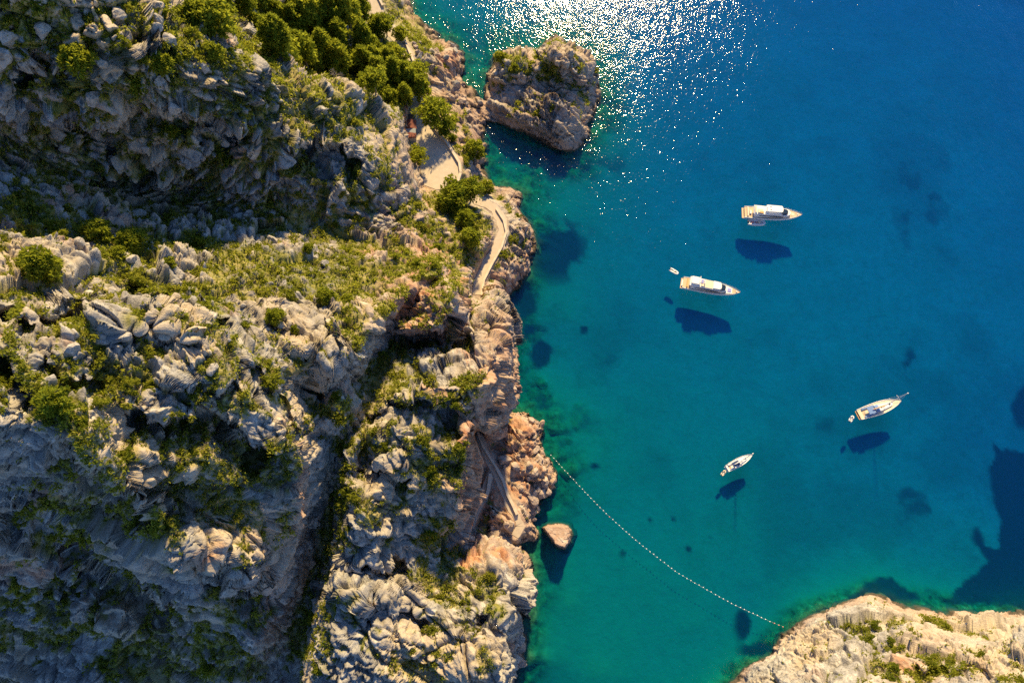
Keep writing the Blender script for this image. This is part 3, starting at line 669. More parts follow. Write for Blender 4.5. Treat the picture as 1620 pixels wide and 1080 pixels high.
# ---------------------------------------------------------------- terrace, paths and walls
M_PAVE = simple('pale_paving', (0.50, 0.42, 0.33), 0.9, 0.22, 0.6)
M_PATH = simple('concrete_path', (0.50, 0.41, 0.32), 0.9, 0.2, 0.8)
M_WALL = simple('mortared_stone', (0.46, 0.36, 0.27), 0.9, 0.3, 1.5)
M_COPE = simple('coping_stone', (0.58, 0.48, 0.37), 0.85, 0.15, 2.0)
tp = [at(u, v, 12.0) for u, v in TERRACE]
tm = MB().prism([(p.x, p.y) for p in tp], 11.4, 12.12)
terrace = tag(tm.build('terrace', M_PAVE), 'pale paved terrace shaded by pines above the shore', kind='structure')
def strip(name, pl, w, mat, label, up=0.12):
    rs = resample(pl, 4); C = [at(*p) for p in rs]; V = []; F = []
    for i, c in enumerate(C):
        d = C[min(i + 1, len(C) - 1)] - C[max(i - 1, 0)]; n = Vector((-d.y, d.x, 0)).normalized()
        ww = w * (1 + 0.12 * math.sin(i * 0.7) + 0.08 * math.sin(i * 1.9 + 1))
        V += [c + n * ww + Vector((0, 0, up)), c - n * ww + Vector((0, 0, up)), c + n * ww - Vector((0, 0, 0.5)), c - n * ww - Vector((0, 0, 0.5))]
    for i in range(len(C) - 1):
        a, b = 4 * i, 4 * i + 4
        F += [(a, a + 1, b + 1, b), (a, b, b + 2, a + 2), (a + 1, a + 3, b + 3, b + 1)]
    return tag(mesh_obj(name, V, F, mat), label, kind='structure')
strip('path', PATH_E, 1.9, M_PATH, 'narrow pale footpath curving round the promontory')
strip('path', PATH_L, 1.25, M_PATH, 'footpath along the rocky landing below the cliff')
strip('road', PATH_R, 2.2, M_PAVE, 'pale shore road leading out of the pine grove')
strip('path', PATH_T, 1.1, M_PATH, 'shaded path running into the tunnel under the cliff')
def wall(pl, label, h=0.9, th=0.28, cope=True, base=-0.8):
    rs = resample(pl, 5); C = [at(*p) for p in rs]; o = empty('parapet_wall', C[0])
    def ribbon(hw, z0, z1):
        V = []; F = []
        for i, c in enumerate(C):
            d = C[min(i + 1, len(C) - 1)] - C[max(i - 1, 0)]; n = Vector((-d.y, d.x, 0)).normalized() * hw; c = c - C[0]
            j = 0.05 * math.sin(i * 2.3)
            V += [c + n + Vector((0, 0, z0)), c - n + Vector((0, 0, z0)), c - n + Vector((0, 0, z1 + j)), c + n + Vector((0, 0, z1 + j))]
        for i in range(len(C) - 1):
            a, b = 4 * i, 4 * i + 4
            F += [(a + k, a + (k + 1) % 4, b + (k + 1) % 4, b + k) for k in range(4)]
        F += [(3, 2, 1, 0), tuple(4 * (len(C) - 1) + k for k in range(4))]
        return V, F
    MB().add(*ribbon(th, base, h)).build('masonry', M_WALL, o)
    if cope: MB().add(*ribbon(th + 0.06, h + 0.06, h + 0.2)).build('coping', M_COPE, o)
    return tag(o, label, 'wall', 'low walls beside the paths')
wall([(668,162,12),(675,186,12),(690,208,12),(709,230,12),(727,260,12),(729,275,12)], 'curved stone parapet along the seaward edge of the terrace', 1.0, 0.4)
wall([(729,276,12),(724,291,12)], 'short pale end wall at the lower corner of the terrace', 1.0, 0.45)
wall([(641,66,10.2),(648,84,10.3),(655,100,10.6)], 'straight parapet beside the shore road among the pines', 1.0, 0.35)
wall([(597,-6,12),(606,12,11.5)], 'short road parapet at the top edge by the bare tree', 1.0, 0.35)
wall([(785,331,11),(797,350,11),(801,368,11),(794,392,11),(779,418,11),(766,444,11.3),(762,468,11.4)], 'pale kerb wall on the seaward side of the promontory footpath', 0.7, 0.3)
wall([(756,684,10),(764,706,9.8),(780,732,9.4),(786,741,9.3)], 'grey parapet of the shaded landing path', 1.0, 0.3)
wall([(786,741,9.3),(797,762,9),(803,782,8.8),(812,800,8.4),(818,814,8.1)], 'winding sunlit parapet of the rocky landing path', 1.0, 0.42)
wall([(776,750,9.2),(773,775,9),(768,790,8.9)], 'stub of wall between the landing path and the tunnel path', 1.1, 0.5)
o = MB().box(-0.35, 0.35, -1.0, 1.0, 0.0, 0.12).box(-0.3, 0.3, -0.9, -0.8, -0.9, 0.0).box(-0.3, 0.3, 0.8, 0.9, -0.9, 0.0).build('notice_board', simple('amber_paint', (0.85, 0.48, 0.05), 0.5, 0.1))
o.location = ground(737, 838) + Vector((0, 0, 1.0)); o.rotation_euler = (R(25), 0, R(-20)); tag(o, 'small amber board standing at the dark tunnel mouth', 'board')

# kiosk with red roofs against the cliff
M_REDROOF = simple('red_tiles', (0.17, 0.05, 0.035), 0.85, 0.3, 2.5); M_DARKW = simple('dark_timber', (0.06, 0.045, 0.035), 0.8, 0.2); M_GREYP = simple('grey_panel', (0.30, 0.33, 0.36), 0.5, 0.15); M_PLAS = simple('plaster', (0.5, 0.42, 0.34), 0.9, 0.15)
ks = empty('kiosk', at(651, 213, 12.1), R(4))
MB().box(-2.2, 2.0, -3.4, 4.4, 0, 2.6).build('wall', M_PLAS, ks)
def gable(x0, x1, y0, y1, z0, z1): return MB().add([(x0, y0, z0), (x1, y0, z0), (x1, y1, z0), (x0, y1, z0), ((x0 + x1) / 2, y0, z1), ((x0 + x1) / 2, y1, z1)], [(0, 4, 5, 3), (1, 2, 5, 4), (0, 1, 4), (3, 5, 2), (0, 3, 2, 1)])
gable(-2.6, 2.4, 0.6, 4.9, 2.62, 3.7).build('roof', M_REDROOF, ks)
gable(-2.4, 2.2, -3.9, -1.5, 2.62, 3.4).build('roof', M_REDROOF, ks)
MB().add([(-2.3, -1.45, 2.65), (2.1, -1.45, 2.65), (2.1, 0.55, 3.05), (-2.3, 0.55, 3.05), (-2.3, -1.45, 2.72), (2.1, -1.45, 2.72), (2.1, 0.55, 3.12), (-2.3, 0.55, 3.12)], [(0, 3, 2, 1), (4, 5, 6, 7), (0, 1, 5, 4), (1, 2, 6, 5), (2, 3, 7, 6), (3, 0, 4, 7)]).build('roof_panel', M_GREYP, ks)
MB().box(2.0, 2.06, -0.5, 0.6, 0.05, 2.1).build('door', M_DARKW, ks)
for y in (2.0, 3.4): MB().box(2.0, 2.08, y - 0.45, y + 0.45, 1.0, 1.9).build('window', M_GREYP, ks)
MB().box(-2.0, 1.6, 5.2, 8.4, 2.3, 2.5).box(-1.9, -1.7, 8.1, 8.3, 0, 2.3).box(1.3, 1.5, 8.1, 8.3, 0, 2.3).box(-1.9, -1.7, 5.3, 5.5, 0, 2.3).box(1.3, 1.5, 5.3, 5.5, 0, 2.3).build('pergola', M_DARKW, ks)
tag(ks, 'small kiosk with red tiled roofs against the cliff beside the terrace', 'kiosk')

# people on the terrace
M_SKIN = simple('skin', (0.45, 0.27, 0.19), 0.6, 0.05); M_HAIR = simple('hair', (0.035, 0.025, 0.02), 0.7, 0.1)
def person(loc, rz, shirt, trousers, label, stride):
    J = dict(pel=(0, 0, .93), wa=(0, 0, 1.08), ch=(0, .01, 1.32), ne=(0, .01, 1.47), he=(0, .03, 1.56), top=(0, .02, 1.72))
    V = [J[k] for k in ('pel', 'wa', 'ch', 'ne', 'he', 'top')]; E = [(0, 1), (1, 2), (2, 3), (3, 4), (4, 5)]; Rr = [.15, .135, .165, .06, .085, .075]
    for sx in (-1, 1):
        b = len(V); st = stride * sx
        V += [(sx * .10, 0, .88), (sx * .11, st * .12 + .02, .50), (sx * .11, st * .22 - .03, .09), (sx * .12, st * .22 + .13, .04)]
        E += [(0, b), (b, b + 1), (b + 1, b + 2), (b + 2, b + 3)]; Rr += [.10, .07, .05, .045]
        b = len(V)
        V += [(sx * .19, 0, 1.40), (sx * .24, -st * .08 - .02, 1.13), (sx * .25, -st * .16 + .08, .90), (sx * .25, -st * .18 + .11, .82)]
        E += [(2, b), (b, b + 1), (b + 1, b + 2), (b + 2, b + 3)]; Rr += [.065, .05, .04, .035]
    me = bpy.data.meshes.new('person'); me.from_pydata(V, E, [])
    o = bpy.data.objects.new('person', me); COL.objects.link(o)
    md = o.modifiers.new('skin', 'SKIN'); o.modifiers.new('sub', 'SUBSURF').levels = 1
    o.modifiers['sub'].render_levels = 1
    for i, sv_ in enumerate(me.skin_vertices[0].data): sv_.radius = (Rr[i], Rr[i] * .8); sv_.use_root = (i == 0)
    t = NT('clothes'); pz = t.n('SeparateXYZ'); t.link(t.n('TexCoord').outputs['Object'], pz.inputs[0])
    c = t.ramp(t.math('DIVIDE', pz.outputs[2], 2.0), [(0.0, (0.05, 0.04, 0.04)), (0.05, trousers), (0.47, shirt), (0.735, (0.45, 0.27, 0.19))]); t.t.nodes[-1]
    for n_ in t.t.nodes:
        if n_.type == 'VALTORGB': n_.color_ramp.interpolation = 'CONSTANT'
    t.bsdf(c, 0.85); me.materials.append(t.m)
    hm = MB(); n = 10
    for i in range(5):
        a = i / 4 * 1.75
        for k in range(n):
            q = 2 * math.pi * k / n; hm.v.append((math.sin(a) * .1 * math.cos(q), math.sin(a) * .115 * math.sin(q) - .012, 1.655 + math.cos(a) * .115))
    for i in range(4):
        for k in range(n): hm.f.append((i * n + k, i * n + (k + 1) % n, (i + 1) * n + (k + 1) % n, (i + 1) * n + k))
    hm.build('hair', M_HAIR, o, True)
    o.location = loc; o.rotation_euler = (0, 0, rz)
    return tag(o, label, 'person', 'people on the terrace')
for u, v, rz, sh_, tr_, lb, stp in ((664,172,.4,(.05,.05,.07),(.03,.03,.05),'person in dark clothes walking at the narrow upper end of the terrace',1),
        (649,187,1.2,(.10,.04,.03),(.04,.04,.05),'person in a dark red top beside the kiosk pergola',.2), (674,202,2.6,(.06,.07,.10),(.08,.07,.05),'person in a dark blue top near the parapet of the terrace',.6),
        (667,213,-.8,(.35,.33,.30),(.05,.05,.08),'person in a pale top in front of the kiosk',.8), (679,250,3.0,(.04,.04,.05),(.06,.06,.07),'person in black in the tree shade of the terrace',.7), (683,268,.2,(.07,.05,.04),(.03,.03,.04),'person in brown at the lower end of the terrace shade',1)):
    person(at(u, v, 12.12), rz, sh_, tr_, lb, stp)

# ---------------------------------------------------------------- plants
def leaf_material(name, a, b, c):
    t = NT(name); pos = t.n('TexCoord').outputs['Object']; oi = t.n('ObjectInfo').outputs['Random']; tint = t.attr('tint')
    f = t.math('ADD', t.math('MULTIPLY', tint, 0.55), t.math('MULTIPLY', oi, 0.45))
    col = t.ramp(f, [(0.15, a), (0.5, b), (0.85, c)])
    d = t.n('BsdfDiffuse'); t.link(col, d.inputs[0]); tr = t.n('BsdfTranslucent'); t.link(t.mix(0.5, col, (0.48, 0.50, 0.04)), tr.inputs[0])
    mx = t.n('MixShader'); mx.inputs[0].default_value = 0.55; t.link(d.outputs[0], mx.inputs[1]); t.link(tr.outputs[0], mx.inputs[2]); t.link(mx.outputs[0], t.out.inputs[0])
    return t.m
M_PINE = leaf_material('pine_needles', (0.11, 0.15, 0.016), (0.22, 0.26, 0.026), (0.36, 0.37, 0.035))
M_SHRUB = leaf_material('shrub_leaves', (0.07, 0.11, 0.012), (0.17, 0.20, 0.022), (0.32, 0.31, 0.045))
M_RED = leaf_material('reddish_leaves', (0.22, 0.11, 0.06), (0.30, 0.13, 0.08), (0.32, 0.18, 0.08))
M_SCRUB = leaf_material('low_scrub', (0.07, 0.11, 0.014), (0.19, 0.225, 0.028), (0.38, 0.36, 0.06))
M_BARK = simple('bark', (0.17, 0.125, 0.095), 0.95, 0.3, 4.0); M_TWIG = simple('grey_twigs', (0.38, 0.33, 0.29), 0.95, 0.2, 4.0)
def leaves(C, N, S, tint, rng, spread=0.6):
    """one bent leaf clump (two quads crossing) per centre, facing roughly along N"""
    n = len(C); r = rng.normal(size=(n, 3)); d = N + spread * r; d /= np.linalg.norm(d, axis=1, keepdims=True) + 1e-9
    a = np.cross(d, rng.normal(size=(n, 3))); a /= np.linalg.norm(a, axis=1, keepdims=True) + 1e-9; b = np.cross(d, a)
    S = S[:, None]; k = rng.uniform(0.5, 1.0, (n, 1))
    V = np.stack([C - d * S * 0.5, C + a * S * .55 * k, C + d * S * 1.15, C - a * S * .55 * k + b * S * .2], 1).reshape(-1, 3)
    return V, np.arange(4 * n).reshape(-1, 4), np.repeat(tint, 4)
def crown_mesh(name, seed, h, r, lobes, per, size, squash, conic, mat):
    rng = np.random.default_rng(seed); Cs, Ns, Ts = [], [], []
    for i in range(lobes):
        f = (i + 0.5) / lobes; zc = (f ** 0.8) * h; prof = (1 - conic * f) * math.sin(math.pi * min(1, 0.16 + 0.80 * f)) ** 0.6
        ang = i * 2.4 + rng.uniform(-.5, .5); rad = r * prof * rng.uniform(0.25, 1.12)
        c = np.array([math.cos(ang) * rad, math.sin(ang) * rad, zc]); lr = r * rng.uniform(0.15, 0.33) * (0.7 + 0.5 * prof) * (1 - 0.3 * conic * f)
        u = rng.normal(size=(per, 3)); u /= np.linalg.norm(u, axis=1, keepdims=True)
        u[:, 2] = np.where(rng.random(per) < .6, np.abs(u[:, 2]), u[:, 2])
        rr = lr * rng.uniform(0.55, 1.08, (per, 1)) ** 0.7
        Cs.append(c + u * rr * np.array([1, 1, squash])); Ns.append(u); Ts.append(np.full(per, rng.uniform(0.1, 0.9)) + rng.normal(0, .12, per))
    C = np.concatenate(Cs); N = np.concatenate(Ns); T = np.clip(np.concatenate(Ts), 0, 1)
    V, Q, t = leaves(C, N, rng.uniform(0.6, 1.2, len(C)) * size, T, rng)
    return np_mesh(name, V, Q, mat, False, dict(tint=t))
def trunk_mesh(name, seed, h, crown, r, mat, limbs=7):
    rng = random.Random(seed); m = MB(); bx, by = rng.uniform(-.6, .6), rng.uniform(-.6, .6)
    P = [Vector((bx * f * f * 1.2 + 0.15 * math.sin(f * 7), by * f * f * 1.2, f * h)) for f in (0, .2, .4, .6, .8, 1)]
    P[0].z = -1.0
    m.tube(P, [r, r * .8, r * .65, r * .5, r * .32, r * .12], 7)
    for i in range(limbs):
        f = 0.35 + 0.55 * i / limbs; k = min(4, int(f * 5)); b = P[k].lerp(P[k + 1], f * 5 - k); a = i * 2.4 + rng.uniform(-.4, .4); l = crown * rng.uniform(.55, .9) * (1.1 - .5 * f)
        m.tube([b, b + Vector((math.cos(a) * l * .5, math.sin(a) * l * .5, l * .28)), b + Vector((math.cos(a) * l, math.sin(a) * l, l * .7))], [r * .32, r * .2, r * .05], 5)
    me = bpy.data.meshes.new(name); me.from_pydata(m.v, [], m.f); me.materials.append(mat); me.update(); return me
def plant(name, parts, loc, sc, rz, label, cat, group):
    e = empty(name, loc, rz); e.scale = (sc[0], sc[0], sc[1]) if isinstance(sc, tuple) else (sc, sc, sc)
    for nm, me, z in parts:
        c = bpy.data.objects.new(nm, me); COL.objects.link(c); c.parent = e; c.location = (0, 0, z)
    return tag(e, label, cat, group)
MARKS = [(650,212,'the kiosk'),(700,265,'the paved terrace'),(697,170,'the umbrella pine'),(793,360,'the promontory footpath'),(860,150,'the islet crest'),(141,90,'the lone bright pine'),(80,410,'the large plateau pine'),(100,625,'the slab-side pine'),
         (518,465,'the dense plateau pine'),(440,490,'the bush-like plateau pine'),(670,480,'the great block in the gully'),(525,640,'the rock tower in the gully'),(765,760,'the tunnel path'),(600,610,'the green gully floor'),(280,800,'the shaded green hollow'),(490,880,'the dark gorge'),
         (60,1000,'the lower corner cliffs'),(1385,945,'the tip of the headland'),(1290,1050,'the near slabs of the headland'),(1550,1000,'the far end of the headland'),(345,75,'the round crest pine'),(532,120,'the leafless grey tree'),(592,15,'the shore road'),(218,370,'the dark rim pine'),
         (370,900,'the sunlit lower spur'),(700,930,'the shaded ledge of the seaward buttress'),(560,960,'the foot of the seaward buttress'),(650,690,'the top of the seaward buttress'),(300,270,'the shaded upper gully'),(450,280,'the grey upper cliff'),(640,400,'the reddish shrubs'),(300,570,'the grassy saddle'),(20,300,'the mossy left edge'),(800,920,'the sunlit rock above the green shallows'),(740,330,'the clump of pines below the terrace')]
ORD = 'first second third fourth fifth sixth seventh eighth ninth tenth eleventh twelfth thirteenth fourteenth fifteenth sixteenth seventeenth eighteenth nineteenth twentieth'.split()
def name_by_place(items, what):
    """items: (object, u, v, look); the label counts outward from the nearest landmark on one side of it"""
    fam = {}
    for o, u, v, look in items:
        d, mu, mv, mk = min((math.hypot(u - a, v - b), a, b, c) for a, b, c in MARKS)
        dx, dy = u - mu, v - mv
        side = ('right of' if dx > 0 else 'left of') if abs(dx) > 1.6 * abs(dy) else (('below' if dy > 0 else 'above') if abs(dy) > 1.6 * abs(dx) else ('lower right of' if dx > 0 else 'lower left of') if dy > 0 else ('upper right of' if dx > 0 else 'upper left of'))
        fam.setdefault((look, side, mk), []).append((d, o))
    for (look, side, mk), L_ in fam.items():
        L_.sort(key=lambda x: x[0])
        for q, (_, o) in enumerate(L_): o['label'] = ' '.join(([ORD[min(q, 19)]] if len(L_) > 1 else []) + [look, what, side, mk])
PINES = []      # unit trees of about 10 m: tall and loose, broad umbrella, round
for k in range(4):
    PINES.append([('trunk', trunk_mesh('pine_trunk', 20 + k, 9.0, 3.0, .26, M_BARK), 0), ('crown', crown_mesh('pine_crown', 30 + k, 7.4, 2.9, 44, 46, .58, 1.35, .5, M_PINE), 2.4)])
for k in range(3):
    PINES.append([('trunk', trunk_mesh('pine_trunk', 40 + k, 6.6, 4.0, .28, M_BARK), 0), ('crown', crown_mesh('pine_crown', 50 + k, 3.6, 4.2, 46, 48, .58, .8, .15, M_PINE), 4.4)])
for k in range(3):
    PINES.append([('trunk', trunk_mesh('pine_trunk', 60 + k, 4.6, 3.0, .2, M_BARK), 0), ('crown', crown_mesh('pine_crown', 70 + k, 5.0, 3.3, 46, 46, .55, 1.15, .3, M_PINE), 0.6)])
# (u, v of the foot, kind, height factor, label, group)
G1 = 'tall green pine in the dense grove above the shore road'; G2 = 'pines of the grove above the shore road'
grove = [(345,62,2,1.15),(322,45,2,1.0),(362,38,0,1.0),(398,30,0,.9),(432,70,0,.9),(447,108,0,1.15),(468,112,0,1.2),(437,102,0,.9),(487,112,0,1.1),(502,108,0,.85),(478,62,0,1.0),(462,50,0,.9),(498,55,0,1.2),(515,60,0,1.3),(530,58,0,1.25),(547,62,0,1.2),(543,45,0,1.0),(562,45,0,1.0),
         (577,40,0,.9),(520,98,0,1.0),(535,108,2,1.05),(552,112,0,1.1),(565,105,2,1.0),(580,95,0,1.1),(548,88,0,1.15),(595,82,2,.95),(610,100,2,1.0),(600,118,0,1.0),(582,122,0,1.0),(622,86,2,.8),(632,100,2,.9),(622,118,0,.95),(640,122,2,.9),(606,140,0,1.05),(590,148,2,.9),(628,140,0,1.0),(645,142,0,.95),(655,150,0,.9),(636,160,2,.85),(618,160,2,.9),(600,52,2,1.0),(612,58,1,.8),(634,62,2,.7),(585,168,1,.85),(662,134,1,.85),(672,160,0,.9),(645,170,0,.8),(505,20,0,1.0),(525,15,0,1.0),(480,15,0,1.0),(455,12,2,1.0),(425,15,2,1.0),(545,5,0,1.0),(565,0,0,.9),(400,5,2,1.0),(375,0,2,1.0)]
gl_ = []
for q, (u, v, kd, hf) in enumerate(grove):
    pp = {0: PINES[q % 4], 1: PINES[4 + q % 3], 2: PINES[7 + q % 3]}[kd]
    o_ = plant('pine_tree', pp, ground(u, v), hf * (1.6 if kd == 0 else 1.45), q * 1.7, G1, 'tree', G2); gl_.append((o_, u, v, ('tall slender', 'umbrella-shaped', 'rounded')[kd]))

name_by_place(gl_, 'grove pine')
single = [(690,202,1,1.45,'umbrella pine with a leaning trunk just outside the terrace parapet'),(716,196,2,.75,'small pine on the rocks seaward of the terrace'),(716,222,2,.5,'slim pine on the brown slope below the parapet'),(748,250,2,1.15,'bright green pine overhanging the water below the terrace'),
          (722,322,1,1.25,'broad pine crown at the lower end of the terrace'),(704,330,2,1.0,'dark leaning pine between terrace and footpath'),(706,216,1,.9,'tall thin pine leaning over the terrace parapet'),(664,262,1,.9,'pine rooted at the cliff foot beside the terrace'),(745,318,1,1.2,'spreading pine at the start of the footpath'),(768,308,2,.85,'pine on the seaward side of the footpath'),(737,352,2,1.05,'yellow green pine below the terrace corner'),(745,385,2,1.1,'pine hanging on the slope left of the promontory path'),(728,338,2,.95,'pine in the middle of the clump below the terrace'),
          (141,108,2,1.15,'bright pine alone on the shaded rocky slope'),(262,116,2,.95,'grey green pine below the sunlit crest'),(223,148,2,.62,'little yellow green pine among shaded boulders'),(274,216,2,.6,'young bright pine in the shaded gully'),(345,92,2,.75,'rounded pine bush on the sunlit crest'),
          (165,378,2,1.0,'wide pine bush at the foot of the shaded slope'),(218,392,2,1.1,'dark pine at the upper rim of the plateau'),(80,432,2,1.25,'large spreading pine on the sunny plateau edge'),(100,640,2,.95,'round pine beside the pale slabs'),(440,506,2,.75,'dark bush-like pine on the plateau'),(518,482,2,.8,'dense green pine on the plateau near the gully'),(552,482,2,.55,'pale pine beside the dense plateau pine'),(490,406,2,.5,'small pine on the upper plateau'),(548,392,2,.55,'pine among reddish shrubs on the upper plateau'),(268,430,2,.5,'slim pine beside the cracked boulders'),(470,524,2,.5,'low pine above the cliff rim'),(795,102,2,.8,'olive green pine on the crest of the islet'),(195,405,2,.6,'small pine close to the dark plateau pine')]
for q, (u, v, kd, hf, lb) in enumerate(single):
    pp = {0: PINES[q % 4], 1: PINES[4 + q % 3], 2: PINES[7 + q % 3]}[kd]
    L = ground(u, v); f = (CAM_H - L.z) / 240.0
    plant('pine_tree', pp, L, hf * 1.12, q * 2.1, lb, 'tree', 'single pines')
def bare_mesh(seed, h):
    rng = random.Random(seed); m = MB()
    def br(p, d, l, r, n):
        q = p + d * l; m.tube([p, q], [r, r * .6], 4, False)
        if n:
            for _ in range(3 if n > 1 else 4):
                dd = (d + Vector((rng.uniform(-.8, .8), rng.uniform(-.8, .8), rng.uniform(-.2, .6)))).normalized(); br(q, dd, l * rng.uniform(.6, .85), r * .55, n - 1)
    br(Vector((0, 0, -.5)), Vector((0, 0, 1)), h * .3, .2, 5)
    me = bpy.data.meshes.new('bare_branches'); me.from_pydata(m.v, [], m.f); me.materials.append(M_TWIG); return me
for u, v, h, lb in ((532,142,7,'leafless grey tree at the edge of the pine grove'),(632,22,8,'leafless grey tree on the rocks by the shore road'),(652,18,6,'second bare tree leaning over the water at the top edge')):
    e = bpy.data.objects.new('bare_tree', bare_mesh(int(u), h)); COL.objects.link(e); e.location = ground(u, v); tag(e, lb, 'tree')

SH = [('foliage', crown_mesh('shrub_foliage', 90 + k, 1.1, 1.0, 12, 34, .22, .85, .2, M_SHRUB)) for k in range(5)]
SHR = [('foliage', crown_mesh('red_shrub_foliage', 97 + k, 1.0, 1.0, 12, 34, .2, .85, .2, M_RED)) for k in range(2)]
STEM = trunk_mesh('shrub_stem', 99, 0.8, .7, .07, M_BARK, 4)
def pick(L, w, n, rng, mind):
    """spread n places over the ground with weight w"""
    idx = rng.choice(len(w), size=min(n * 8, len(w)), p=w / w.sum(), replace=False); out = []; cell = {}
    for i in idx:
        p = L['P'][i]; k = (int(p[0] // mind), int(p[1] // mind), int(p[2] // mind))
        if k in cell: continue
        cell[k] = 1; out.append(i)
        if len(out) >= n: break
    return out
area = np.ones(len(land['P']))
inframe = (land['u'] > 2) & (land['u'] < 960) & (land['v'] > 2) & (land['v'] < 1078)
isl = in_poly(land['u'], land['v'], ISLET)
def shrub_zone(u, v, isl_):
    if isl_: return 'green shrub growing on the rocky islet', 'shrubs on the islet'
    if u > 640 and v < 480: return 'green shrub on the slope around the terrace and footpath', 'shrubs near the terrace'
    if v < 130 + max(0, (u - 250)) * 0.25 and u > 130: return 'green shrub along the sunlit upper crest and grove', 'shrubs on the upper crest'
    if v < 350: return 'dark green shrub among boulders on the shaded upper slope', 'shrubs on the shaded upper slope'
    if v < 520 or (v < 600 and u < 560): return 'sunlit green shrub on the rocky plateau', 'shrubs on the plateau'
    if 520 < u < 700 and v < 720: return 'green shrub filling the gully between the buttresses', 'shrubs in the gully'
    if u < 540: return 'dark green shrub clinging to the shaded lower cliffs', 'shrubs on the lower cliffs'
    return 'green shrub on the seaward buttress', 'shrubs on the seaward buttress'
rs = np.random.default_rng(5)
wgt = np.where(inframe & (land['P'][:, 2] > 5) & (land['fl'] < .05), np.clip(land['veg'], 0, 1) ** 1.5 * (land['up'] > .35) + 1e-9, 0)
sp = pick(land, wgt, 262, rs, 2.6); sl_ = []
for q, i in enumerate(sp):
    p = Vector(land['P'][i]); u, v = land['u'][i], land['v'][i]; lb, gp = shrub_zone(u, v, isl[i])
    red = (560 < u < 780 and 360 < v < 480 and q % 3 == 0)
    nm, me = SHR[q % 2] if red else SH[q % 5]
    if red: lb, gp = 'reddish dry shrub on the slope above the promontory path', 'reddish shrubs'
    sc = (0.9 + 1.9 * rs.random() ** 1.6) * (0.75 if isl[i] else 1)
    o_ = plant('shrub', [(nm, me, -.1), ('stem', STEM, 0)], p, (sc, sc * rs.uniform(.75, 1.1)), rs.uniform(0, 6), lb, 'shrub', gp); sl_.append((o_, u, v, 'reddish' if red else 'big green' if sc > 1.7 else 'small green'))
w2 = np.where((land2['u'] < 1618) & (land2['v'] < 1078) & (land2['P'][:, 2] > 4), np.clip(land2['veg'], 0, 1) + 1e-9, 0)
for q, i in enumerate(pick(land2, w2, 36, rs, 2.4)):
    nm, me = SH[q % 5]; sc = rs.uniform(.9, 2.0)
    o_ = plant('shrub', [(nm, me, -.1), ('stem', STEM, 0)], Vector(land2['P'][i]), (sc, sc * .85), rs.uniform(0, 6), 'green shrub on the sunlit headland across the cove', 'shrub', 'shrubs on the headland'); sl_.append((o_, land2['u'][i], land2['v'][i], 'big green' if sc > 1.7 else 'small green'))
name_by_place(sl_, 'shrub')

def scrub(L, ok, n, name, label, rng, mind=.7, fac=1.0, k=7):
    w = np.where(ok, np.clip(L['veg'], 0, 1) ** 1.2 + 0.012 * (L['up'] > .4), 0); ids = np.array(pick(L, w, n, rng, mind))
    P = L['P'][ids]; N = L['n'][ids]; R_ = rng.uniform(.35, 1.0, len(ids)) * fac
    C = np.repeat(P, k, 0) + np.concatenate([rng.normal(size=(len(ids) * k, 2)), np.abs(rng.normal(size=(len(ids) * k, 1))) * .8 + .15], 1) * np.repeat(R_, k)[:, None] * .5
    NN = np.repeat(N, k, 0) * .4 + np.array([0, 0, .8]); T = np.repeat(rng.random(len(ids)) * .6 + .4 * fbm(P / 8.0, 2, 700), k) + rng.normal(0, .08, len(ids) * k)
    V, Q, t = leaves(C, NN, np.repeat(np.minimum(R_, .7), k) * rng.uniform(.5, .95, len(C)), np.clip(T, 0, 1), rng, .7)
    o = bpy.data.objects.new(name, np_mesh(name, V, Q, M_SCRUB, False, dict(tint=t))); COL.objects.link(o); return tag(o, label, 'scrub', kind='stuff')

scrub(land, inframe & (land['P'][:, 2] > 3.5) & (land['fl'] < .05), 24000, 'low_scrub', 'low green and yellow scrub over the limestone hillside', rs)
scrub(land, inframe & (land['P'][:, 2] > 4) & (land['fl'] < .05) & (land['veg'] > .5), 2600, 'scattered_bushes', 'mass of small round bushes scattered over the hillside', rs, 1.8, 1.7, 42)
scrub(land2, (land2['v'] < 1085) & (land2['u'] < 1630) & (land2['P'][:, 2] > 3), 1500, 'low_scrub', 'low scrub in the cracks of the headland', rs)

# ---------------------------------------------------------------- boulders
M_BOULD = M_ROCK
def boulder_mesh(seed, lift):
    bm = bmesh.new(); bmesh.ops.create_icosphere(bm, subdivisions=3, radius=1.0); rng = random.Random(seed)
    pl = [(Vector((rng.gauss(0, 1), rng.gauss(0, 1), rng.gauss(0, 1))).normalized(), rng.uniform(.55, .85)) for _ in range(11)]
    for v in bm.verts:
        d = v.co.normalized(); r = 1.15
        for n_, h in pl:
            c = d.dot(n_)
            if c > .05: r = min(r, h / c)
        v.co = d * r * Vector((1, .85, .75)).dot(Vector((abs(d.x), abs(d.y), abs(d.z)))) / (abs(d.x) + abs(d.y) + abs(d.z))
    C = np.array([v.co[:] for v in bm.verts]); nn = fbm(C * 2.6 + seed * 3.1, 4, seed) - .5
    for v, k in zip(bm.verts, nn): v.co *= 1 + .28 * float(k)
    me = bpy.data.meshes.new('boulder'); bm.to_mesh(me); bm.free(); me.materials.append(M_BOULD)
    for nm, val in (('veg', nn * 0), ('ochre', nn * 0 + lift), ('tone', nn * .9 + .55), ('strata', .45 + nn * .6), ('hue', nn * 0 + .45)):
        a_ = me.attributes.new(nm, 'FLOAT', 'POINT'); a_.data.foreach_set('value', np.ascontiguousarray(val, np.float32))
    return me
BG = [boulder_mesh(k, 0.05) for k in range(1, 5)]; BO = [boulder_mesh(k, 0.5) for k in range(6, 10)]
